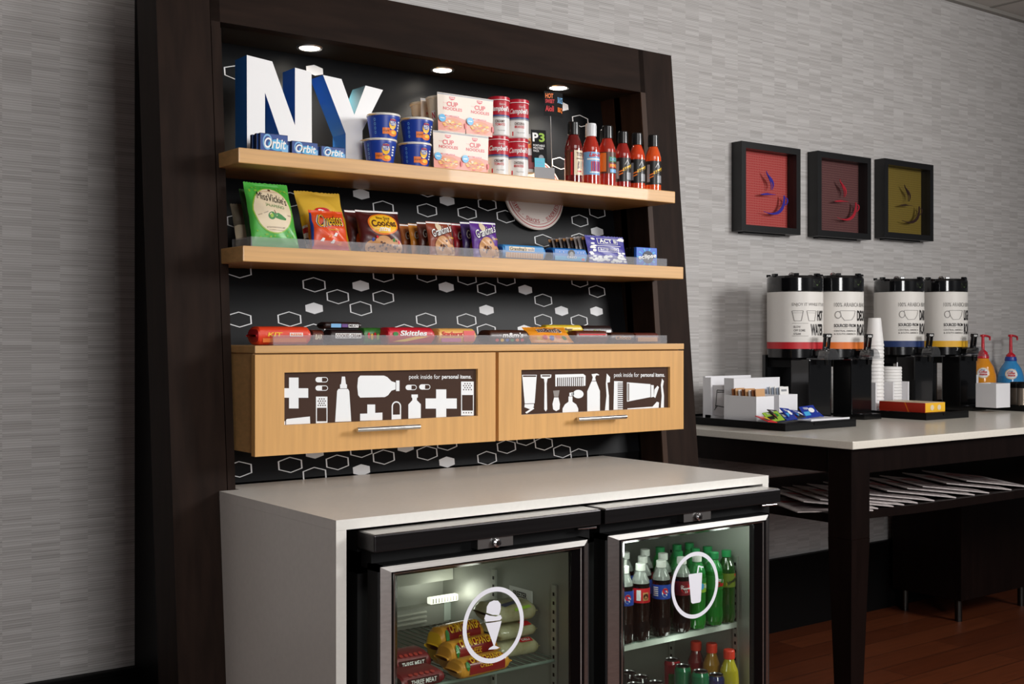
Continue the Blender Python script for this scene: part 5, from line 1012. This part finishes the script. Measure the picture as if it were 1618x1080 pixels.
for i, (u, v) in enumerate(fan):
    p = on('z', ZS+.012, u, v)
    if i == 0: loc = (p.x+.175, p.y-.09, ZS+.001); rot = (0, 0, R33)
    else: loc = (p.x, max(p.y, ty0+.10), ZS+.0012); rot = (.0, .11, R33)
    if o is None: o = pr_mesh.build('folded_newspaper', None, loc, rot)
    else: o = o.copy(); col.objects.link(o); o.location = loc; o.rotation_euler = rot
    tag(o, ('folded newspaper at the left end of the table shelf, lying flat' if i == 0 else 'folded newspaper, %s from the left in the fan on the table shelf' % ORD[i]), 'newspaper', 'newspapers fanned on the table shelf')

# ---- coffee dispensers
lidb = mat('dispenser_lid_black', (14, 14, 16), .12, coat=.5); wrapw = mat('dispenser_wrap', (226, 222, 216), .45); inkg = ink('wrap_ink_grey', (120, 116, 112)); inkd = ink('wrap_ink_dark', (30, 26, 26)); clearp = glass('clear_plastic', (.86, .87, .88), .10, .04, .05, (.6, .6, .62))
def inkline(m, f, pts, w_, mm):                          # drawn line, bent with the cylinder
    for (a, b), (c, d) in zip(pts, pts[1:]):
        q = math.hypot(c-a, d-b) or 1; nx, ny = -(d-b)/q*w_/2, (c-a)/q*w_/2; n = 4
        for i in range(n):
            p = lambda t: (a+(c-a)*t, b+(d-b)*t)
            (x0, y0), (x1, y1) = p(i/n), p((i+1)/n); m.poly([(x0-nx, y0-ny), (x1-nx, y1-ny), (x1+nx, y1+ny), (x0+nx, y0+ny)], f, mm, 1)
def dispenser(u, bandm, art, label, yax=-.27, D=.225):
    x = X(u, yax); t = thing('coffee_dispenser', label, 'coffee dispenser', (x, yax, ZT_), group='coffee dispensers on the table'); r = D/2
    z = lambda v: Zv(u, v, yax)-ZT_
    zl, zw, zb_, z0 = z(436 if u < 1400 else 441), z(462), z(540 if u < 1400 else 538), z(550.5 if u < 1400 else 547.5)
    zn = z0-.045
    m = MB(); m.lathe([(r*.8, zn), (r*.985, zn+.01), (r*.985, z0)], bplas, 44); m.lathe([(r, z0), (r, zb_)], bandm, 48); m.lathe([(r, zb_), (r, zw)], wrapw, 48); f0 = cylmap(r+.0004, a0=-.98); f = lambda u_, v_, k=0: f0(u_*1.32, v_, k); art(m, f, zb_, zw); m.build('body', t)
    m = MB(); m.lathe([(r*.99, zw), (r*1.005, zw+.004), (r*1.005, zl-.012), (r*.97, zl-.002), (r*.6, zl), (.001, zl)], lidb, 48); m.lathe([(.012, zl), (.014, zl+.006), (.008, zl+.013), (.0005, zl+.015)], chrome, 16, Matrix.Translation((-.02, 0, 0)))
    for k in range(7):
        a = 2*PI*k/7+.3; m.box((r*.86, -.01, zl-.004), (r*1.02, .01, zl+.007), lidb, .002, Matrix.Rotation(a, 4, 'Z'))
    f = cylmap(r*1.006); m.rect(-.026, zw+.018, .026, zl-.016, f, blackm, 1, 6, 1); m.poly([(-.020, zl-.024), (.020, zl-.024), (.0, zl-.044)], f, ink('badge_green', (84, 110, 60)), 2); m.poly([(-.012, zl-.026), (.012, zl-.026), (0, zl-.036)], f, blackm, 3); m.build('lid', t)
    m = MB(); w2 = r*.72
    m.box((-.08, .085, .012), (.08, .105, zn+.02), bplas, .003); m.box((-.068, -.13, .012), (.068, -.035, zn+.004), bplas, .005); m.box((-.06, -.04, zn-.03), (.06, .1, zn+.003), blackm)
    m.build('stand', t)
    m = MB(); m.prism([(-w2, r*.8), (-w2, -.10), (-w2*.7, -.185), (w2*.7, -.185), (w2, -.10), (w2, r*.8)][::-1], .022, lambda a, b, k=0: Vector((a, b, .022+k)), bplas); m.lathe([(.055, .022), (.055, .0235), (.001, .0235)], mat('drip_grate', (40, 40, 42), .3, .8), 28, Matrix.Translation((0, -.115, 0))); m.build('drip_tray', t)
    m = MB(); zf = z0-.014; yy = -r-.018
    m.box((-.022, yy-.045, zf-.018), (.022, yy+.045, zf+.012), bplas, .006); m.lathe([(.012, zf-.05), (.014, zf-.02)], bplas, 16, Matrix.Translation((0, yy-.035, 0)))
    n = 12; arc = [(-.034*math.cos(PI*i/n), .038*math.sin(PI*i/n)) for i in range(n+1)]
    m.prism([(a, b+zf-.022) for a, b in arc][::-1], -.052, lambda a, b, k=0: Vector((a, yy-.012-k, b)), clearp); m.box((-.05, yy-.075, zf-.028), (.05, yy+.03, zf-.0225), clearp)
    m.build('faucet', t)
    m = MB(); hz = zf+.008; M = Matrix.Translation((0, yy-.026, hz)) @ Matrix.Rotation(.12, 4, 'X')
    m.box((-.017, -.006, 0), (-.009, .006, .058), bplas, .002, M); m.box((.009, -.006, 0), (.017, .006, .058), bplas, .002, M); m.box((-.021, -.007, .052), (.021, .007, .068), bplas, .003, M); m.box((-.013, -.007, -.004), (.013, .007, .014), bplas, .002, M); m.text('PUSH', -.013, .055, .013, .064, lambda a, b, k=0: M @ Vector((a, -.0075, b)), WHT, .03); m.build('handle', t)
    return t
def art_hot_(m, f, zb_, zw):
    H = zw-zb_; q = lambda k: zb_+H*k; u0 = .0
    m.text("ENJOY IT WHILE IT'S HOT", u0, q(.70), u0+.135, q(.78), f, inkg, 0, 0, 1)
    for c in (.0, .045):
        inkline(m, f, [(u0+c, q(.62)), (u0+c+.034, q(.62)), (u0+c+.028, q(.42)), (u0+c+.007, q(.42)), (u0+c, q(.62))], .0018, inkg); inkline(m, f, [(u0+c+.001, q(.58)), (u0+c+.033, q(.58))], .001, inkg)
    m.text('HOT', u0+.084, q(.42), u0+.118, q(.63), f, inkd, .04, 0, 1); m.text('WATER', u0+.058, q(.13), u0+.118, q(.36), f, inkd, .04, 0, 1)
    for i, s_ in enumerate(('BLOW', 'OFF SOME', 'STEAM')): m.text(s_, u0+.005, q(.28-.07*i), u0+.018+.014*(i == 1)+.008, q(.325-.07*i), f, inkg, .02, 0, 1)
    m.rect(u0, q(.37), u0+.05, q(.375), f, inkg, 1, 4, 1); m.rect(u0, q(.12), u0+.05, q(.125), f, inkg, 1, 4, 1)
def art_roast(word):
    def a(m, f, zb_, zw):
        H = zw-zb_; q = lambda k: zb_+H*k; u0 = .0
        m.text('100% ARABICA BEANS', u0, q(.70), u0+.125, q(.78), f, inkg, 0, 0, 1)
        inkline(m, f, [(u0+.018, q(.62)), (u0+.070, q(.62)), (u0+.066, q(.52)), (u0+.056, q(.44)), (u0+.032, q(.43)), (u0+.023, q(.50)), (u0+.018, q(.62))], .0018, inkg); m.ell(u0+.012, q(.54), .010, H*.075, f, inkg, 1, 20, 1, .8)
        m.text(word, u0+.078, q(.42), u0+.078+.011*len(word), q(.63), f, inkd, .04, 0, 1); m.text('ROAST', u0+.078, q(.13), u0+.135, q(.36), f, inkd, .04, 0, 1)
        m.text('SOURCED FROM', u0, q(.295), u0+.072, q(.36), f, inkd, .03, 0, 1); m.text('CENTRAL AMERICA', u0, q(.205), u0+.072, q(.24), f, inkg, .02, 0, 1); m.text('& SOUTH AMERICA', u0, q(.145), u0+.072, q(.18), f, inkg, .02, 0, 1); m.rect(u0, q(.265), u0+.072, q(.27), f, inkg, 1, 4, 1)
    return a
bmat = lambda n, c: mat('wrap_band_'+n, c, .45)
dispenser(1256, bmat('red', (196, 36, 44)), art_hot_, 'hot water dispenser with red band, leftmost of the four')
dispenser(1321, bmat('orange', (226, 116, 40)), art_roast('DECAF'), 'decaf coffee dispenser with orange band, second from the left')
dispenser(1420.5, bmat('navy', (28, 52, 104)), art_roast('DARK'), 'dark roast coffee dispenser with navy band, third from the left', -.20, .218)
dispenser(1490.7, bmat('yellow', (232, 176, 42)), art_roast('LIGHT'), 'light roast coffee dispenser with yellow band, rightmost', -.20, .216)

# ---- black trays
def traybox(x0, x1, y0, y1, label):
    t = MB(); cx_, h = (x0+x1)/2, .028; a, b = x0-cx_, x1-cx_
    t.box((a, 0, 0), (b, y1-y0, h-.008), blackm); e = .006
    for p, q in (((a, 0, h-.008), (b, e, h)), ((a, y1-y0-e, h-.008), (b, y1-y0, h)), ((a, e, h-.008), (a+e, y1-y0-e, h)), ((b-e, e, h-.008), (b, y1-y0-e, h))): t.box(p, q, black)
    t.box((a+.13*(b-a)*3, -.002, h-.012), (a+.6*(b-a), .001, h-.002), black)
    o = t.build('serving_tray', None, (cx_, y0, ZT_+.0003)); tag(o, label, 'tray', 'black serving trays'); return o
traybox(2.18, 2.585, -.655, -.08, 'black serving tray with condiment boxes at the left table end')
traybox(3.083, 3.385, -.622, -.235, 'black serving tray between the dispensers, with cups and tea box')
traybox(3.937, 4.72, -.575, -.03, 'black serving tray at the right end, with creamers')
ZY = ZT_+.0205
# ---- white holders: open boxes
def openbox(m, a, b, th=.006, mm=plas):
    (x0, y0, z0), (x1, y1, z1) = a, b
    m.box((x0, y0, z0), (x1, y1, z0+th), mm); m.box((x0, y0, z0+th), (x0+th, y1, z1), mm); m.box((x1-th, y0, z0+th), (x1, y1, z1), mm); m.box((x0+th, y0, z0+th), (x1-th, y0+th, z1), mm); m.box((x0+th, y1-th, z0+th), (x1-th, y1, z1), mm)
def holder(u0, u1, vt, y, d, label, name='condiment_box', cat='holder', x0=None, x1=None):
    x0 = X(u0, y) if x0 is None else x0; x1 = X(u1, y) if x1 is None else x1; h = Zv((u0+u1)/2, vt, y)-ZY; cx_ = (x0+x1)/2
    m = MB(); openbox(m, (x0-cx_, 0, 0), (x1-cx_, d, h)); o = m.build(name, None, (cx_, y, ZY+.0003)); tag(o, label, cat, 'white condiment holders'); return cx_, h, x0, x1
# tall napkin holder with a drawn stool on its side
yh = -.335; x0 = 2.262; x1 = X(1232, yh); zt = Zv(1180, 597, yh)-ZY
t = thing('napkin_holder', 'tall white napkin holder with doodled front at the table left end', 'holder', ((x0+x1)/2, yh, ZY+.0003)); cx_ = (x0+x1)/2
m = MB(); m.box((x0-cx_, 0, 0), (x1-cx_, .012, zt), plas); m.box((x0-cx_, .15, 0), (x1-cx_, .162, zt+.004), plas); m.box((x0-cx_, .012, 0), (x1-cx_, .15, .012), plas); m.box((x0-cx_, .012, .0), (x0-cx_+.010, .05, zt), plas); m.box((x0-cx_, .12, 0), (x0-cx_+.010, .15, zt), plas); m.build('holder_frame', t)
m = MB(); m.box((x0-cx_+.012, .03, .0125), (x1-cx_-.02, .13, zt-.03), mat('napkin_paper', (226, 222, 224), .8)); f = plane((x0-cx_+.0115, .125, .02), (0, -1, 0), n=(-1, 0, 0))
for a, b in (((.02, .02), (.028, .09)), ((.028, .09), (.072, .09)), ((.072, .09), (.068, .01)), ((.018, .03), (.07, .025)), ((.014, .012), (.03, .03)), ((.03, .082), (.07, .084))):
    dx, dy = b[0]-a[0], b[1]-a[1]; q = math.hypot(dx, dy); nx, ny = -dy/q*.0016, dx/q*.0016; m.poly([(a[0]+nx, a[1]+ny), (b[0]+nx, b[1]+ny), (b[0]-nx, b[1]-ny), (a[0]-nx, a[1]-ny)], f, inkd, 2)
m.build('napkins', t)
c1, h1, a0, a1 = holder(1195, 1223, 626, -.50, .16, 'low white condiment box holding sugar sticks, nearest the table corner')
c2, h2, b0, b1 = holder(1231, 1260, 623, -.44, .095, 'low white condiment box holding sweetener packets, behind tea packets')
stick = [mat('stick_wood', (196, 150, 104), .6), mat('stick_brown', (150, 92, 52), .6), mat('stick_white', (230, 228, 226), .6), mat('packet_white_blue', (190, 202, 220), .6)]
for k in range(8):
    m = MB(); m.box((-.026, -.0018, 0), (.026, .0018, h1+.020-.003*(k % 3)), stick[k % 3], .0008)
    o = m.build('sugar_packet', None, (c1-.001, -.50+.014+.0165*k, ZY+.008), (-.10, 0, .03*(-1)**k)); tag(o, '%s sugar packet standing in the low box nearest the corner, %s from the front' % (('tan', 'brown', 'white')[k % 3], ORD[k]), 'packet', 'sugar packets in the near box')
for k in range(6):
    m = MB(); m.box((-.026, -.002, 0), (.026, .002, h2+.022-.003*(k % 2)), stick[3 if k % 2 else 2], .0008); f = plane((-.026, -.0024, 0), n=(0, -1, 0)); m.rect(.008, h2+.004, .04, h2+.012, f, GRY, 1)
    o = m.build('sweetener_packet', None, (c2, -.44+.014+.012*k, ZY+.008), (-.08, 0, .02*(-1)**k)); tag(o, '%s sweetener packet in the second low box, %s from the front' % (('white', 'pale blue')[k % 2], ORD[k]), 'packet', 'sweetener packets in the second box')
# white dish with tea packets
dx0, dx1 = 2.335, 2.56
m = MB(); m.box((dx0-2.45, 0, 0), (dx1-2.45, .12, .004), plas, .001); m.box((dx0-2.45, 0, .004), (dx1-2.45, .004, .007), plas); o = m.build('paper_dish', None, (2.45, -.645, ZY+.0086)); tag(o, 'flat white dish under the blue and red tea packets', 'dish')
tblue = ink('tea_blue', (22, 50, 150)); tea = [('red', RED), ('yellow', LGR), ('black', BLK), ('blue', tblue)]
spec_ = ((1221, 0, .0, .9), (1228, 1, .012, .7), (1236, 2, .02, .6), (1244, 3, .028, .8), (1254, 3, .036, .5), (1262, 2, .044, 1.0), (1272, 3, .05, .7), (1284, 3, .058, .45), (1295, 3, .066, .6))
for k, (u, c, dy, a) in enumerate(spec_):
    w_, h_ = .062, .058; m = MB(); m.box((-w_/2, -.0015, 0), (w_/2, .0015, h_), tea[c][1], .0008); f = plane((-w_/2, -.0018, 0), n=(0, -1, 0)); m.rect(.006, .01, .03, .03, f, (BLK, BLK, RED, CYN)[c], 1); m.ell(.042, .034, .012, .012, f, (YEL, GRN, GRY, WHT)[c], 1, 14); m.text('TEA', .012, .04, .034, .05, f, WHT, .02, 0, 2)
    y = -.632+dy; o = m.build('tea_packet', None, (min(X(u, y), dx1-.035), y, ZY+.0135+.002*(k % 3)), (-a-.35, .1*(-1)**k, .25*(-1)**k-.1)); tag(o, '%s tea packet, %s from the left in the pile on the white dish' % (tea[c][0], ORD[k]), 'tea', 'tea packets on the white dish')
# middle tray: stacked cups, lids and tea carton
cupw = mat('paper_cup_white', (236, 234, 232), .5)
yF = -.36; pf = Vector((X(1412, yF), yF, ZY)); sp = .128; dp = .105; hcad = Zv(1405, 602.5, yF+.05)-ZY; xP = [pf.x-sp+.006, pf.x, pf.x+sp-.02]
m = MB()
for x in xP: m.box((x-.004-pf.x, 0, .005), (x+.004-pf.x, dp, hcad), plas, .001)
m.box((xP[0]-.004-pf.x, 0, 0), (xP[2]+.004-pf.x, dp, .005), plas); m.box((xP[0]+.004-pf.x, dp-.006, .005), (xP[1]-.004-pf.x, dp, hcad*.9), plas); m.box((xP[1]+.004-pf.x, dp-.006, .005), (xP[2]-.004-pf.x, dp, hcad*.9), plas)
o = m.build('cup_caddy', None, (pf.x, yF, ZY+.0003)); tag(o, 'white two compartment caddy on the middle tray holding cups and lids', 'holder')
yq_ = yF+.052; cxs = (xP[0]+xP[1])/2; hc = Zv(1374.5, 502, yq_)-ZY-.006
t = thing('cup_stack', 'tall stack of upturned white cups behind the decaf faucet', 'cups', (cxs, yq_, ZY+.006)); r = .037
m = MB(); m.lathe([(r, hc-.105), (r*.70, hc), (r*.64, hc), (.001, hc-.004)], cupw, 28); m.build('paper_cup', t)
for k in range(40):
    zz = hc-.105-.0155*(k+1)
    if zz < .0005: break
    m = MB(); m.lathe([(r*1.04, zz), (r*1.06, zz+.003), (r*1.04, zz+.006), (r*.97, zz+.0153)], cupw, 28); m.build('paper_cup', t)
xq = (xP[1]+xP[2])/2; hq = Zv(1406, 577, yq_)-ZY-.006
t = thing('lid_stack', 'white round stack of cup lids standing in the white caddy', 'lids', (xq, yq_, ZY+.006)); r = .045
for k in range(int(hq/.013)):
    zz = .013*k; m = MB(); m.lathe([(r*1.0, zz+.0002), (r*1.03, zz+.003), (r*1.02, zz+.009), (r*.97, zz+.0128), (.001, zz+.0128)], cupw, 30); m.build('cup_lid', t)
m = MB(); m.box((-.003, -.0008, 0), (.003, .0008, .20), plas); o = m.build('stir_stick', None, (xP[2]-.011, yF+.05, ZY+.006), (.0, -.0, 0)); tag(o, 'single white stir stick standing up beside the lid stack', 'stirrer')
cr1 = mat('carton_red', (182, 46, 26), .5); cy1 = mat('carton_yellow', (238, 182, 40), .5)
yn_ = -.60; ux0, ux1 = X(1461.5, yn_), X(1493, yn_); hb = Zv(1462, 640, yn_)-ZY; w_ = ux1-ux0
m = MB(); m.box((-w_/2, 0, 0), (w_/2, .22, hb), cr1); f = plane((-w_/2, -.0004, 0), n=(0, -1, 0)); m.rect(.002, 0.001, w_, hb, f, cy1, 1)
for u in (.35, .7): m.ell(w_*u, hb*.5, w_*.09, hb*.3, f, CRM, 2, 10)
f = plane((-w_/2-.0004, .22, 0), (0, -1, 0), n=(-1, 0, 0)); m.poly([(.14, .0), (.146, 0), (.128, hb), (.122, hb)], f, ORG, 1); m.box((-w_/2+.003, .003, hb), (w_/2-.003, .217, hb+.001), CRM)
o = m.build('tea_carton', None, ((ux0+ux1)/2, yn_, ZY+.0084)); o.location.z = ZT_+.0288; tag(o, 'low red and yellow carton at the front of the middle tray', 'carton')
# ---- creamer pumps
pumpr = mat('pump_red', (206, 28, 46), .3, coat=.2)
def creamer(u, base, neck, y, label, sc=1):
    t = thing('creamer_pump', label, 'creamer', (X(u, y), y, ZY+.0003), (0, 0, -1.0)); ht = Zv(u, 528, y)-ZY; hb = Zv(u, 566 if neck is not BLU else 570, y)-ZY; r = .064
    m = MB(); m.lathe([(r*.82, 0), (r*.9, .006), (r*.92, hb*.25), (r, hb*.45), (r*.98, hb*.6), (r*.80, hb*.80), (r*.50, hb*.95), (r*.44, hb)], base, 32)
    f0 = cylmap(r*1.0, r*.84, hb*.3, hb*.52); m.ell(.0, hb*.14, .030, .027, f0, CRM, 3, 22, 3); m.ell(.0, hb*.14, .026, .022, f0, WHT, 4, 22, 3); m.text('Coffee', -.018, hb*.14, .018, hb*.14+.012, f0, RED, .03, .15, 9); m.text('mate', -.015, hb*.14-.012, .018, hb*.14-.001, f0, RED, .03, .15, 9); m.text('Nestle', -.01, hb*.14+.013, .01, hb*.14+.018, f0, BLU, .03, 0, 9)
    m.build('bottle', t)
    m = MB(); m.lathe([(r*.44, hb), (r*.47, hb+.003), (r*.42, hb+.020), (r*.36, hb+.022)], neck, 26); m.build('neck_wrap', t)
    m = MB(); m.lathe([(r*.36, hb+.022), (r*.36, hb+.03), (r*.16, hb+.042), (r*.13, hb+.043), (r*.11, ht-.014), (r*.20, ht-.012), (r*.20, ht-.002), (.001, ht)], pumpr, 22); m.tube([(0, 0, ht-.006), (.02, .055, ht-.008), (.034, .09, ht-.013), (.035, .092, ht-.03)], [.007, .006, .0055, .005], pumpr, 10); m.build('pump', t)
creamer(1553, mat('creamer_orange', (236, 152, 36), .2, coat=.4), pumpr, -.10, 'orange creamer bottle with red pump, left of the blue one')
creamer(1597, mat('creamer_blue', (58, 150, 214), .2, coat=.4), BLU, -.11, 'light blue creamer bottle with red pump, at the far right')
xh = X(1536, -.20)
m = MB(); openbox(m, (-.055, 0, 0), (.055, .03, Zv(1536, 592, -.20)-ZY)); o = m.build('condiment_box', None, (max(xh, 3.937+.064), -.20, ZY+.0003)); tag(o, 'white upright box in front of the orange creamer bottle', 'holder', 'white condiment holders')
yk = -.52; xa_, xb_ = X(1574, yk), X(1596, yk); w_ = xb_-xa_; hk = Zv(1575, 606, yk)-ZY; m = MB(); openbox(m, (-w_/2, 0, 0), (w_/2, .10, hk)); o = m.build('condiment_box', None, ((xa_+xb_)/2, yk, ZY+.0003)); tag(o, 'white box of pink and blue sweetener packets near the blue creamer', 'holder', 'white condiment holders')
for k in range(8):
    m = MB(); m.box((-w_*.4, -.002, 0), (w_*.4, .002, .064+.004*(k % 2)), (PNK if k < 5 else BLU) if k != 3 else ink('packet_pink', (226, 60, 130)), .0008); o = m.build('sweetener_packet', None, ((xa_+xb_)/2, yk+.012+.0105*k, ZY+.008), (-.05, .12*(-1)**k, 0)); tag(o, '%s sweetener packet in the box by the blue creamer, %s from the front' % ('pink' if k < 5 else 'blue', ORD[k]), 'packet', 'sweetener packets by the blue creamer')
jar = mat('shaker_steel', (150, 138, 126), .3, .8)
for k, (u, y) in enumerate(((1605, -.47), (1616, -.53))):
    t = thing('spice_shaker', ('brown grey shaker beside the box of pink packets', 'brown grey shaker at the right picture edge')[k], 'shaker', (X(u, y), y, ZY+.0003)); m = MB(); h = Zv(u, 603, y)-ZY; m.lathe([(.026, 0), (.028, .004), (.028, h*.75)], jar, 24); m.build('body', t); m = MB(); m.lathe([(.029, h*.75), (.029, h*.92), (.022, h), (.001, h)], blackm, 24); m.build('lid', t)
# dark cabinet standing in the shadow under the table's right part
cx0 = X(1519, -.42); t = thing('low_cabinet', 'dark low cabinet in the shadow under the right part of the table', 'cabinet', (cx0+.3, -.42, 0))
m = MB(); m.box((-.3, 0, .10), (.3, .36, .645), espresso, .003); m.build('body', t)
for x in (-.26, .26):
    for y in (.04, .32):
        m = MB(); m.tube([(x, y, 0), (x, y, .101)], .016, mat('leg_steel', (70, 68, 66), .35, 1), 14); m.build('leg', t)
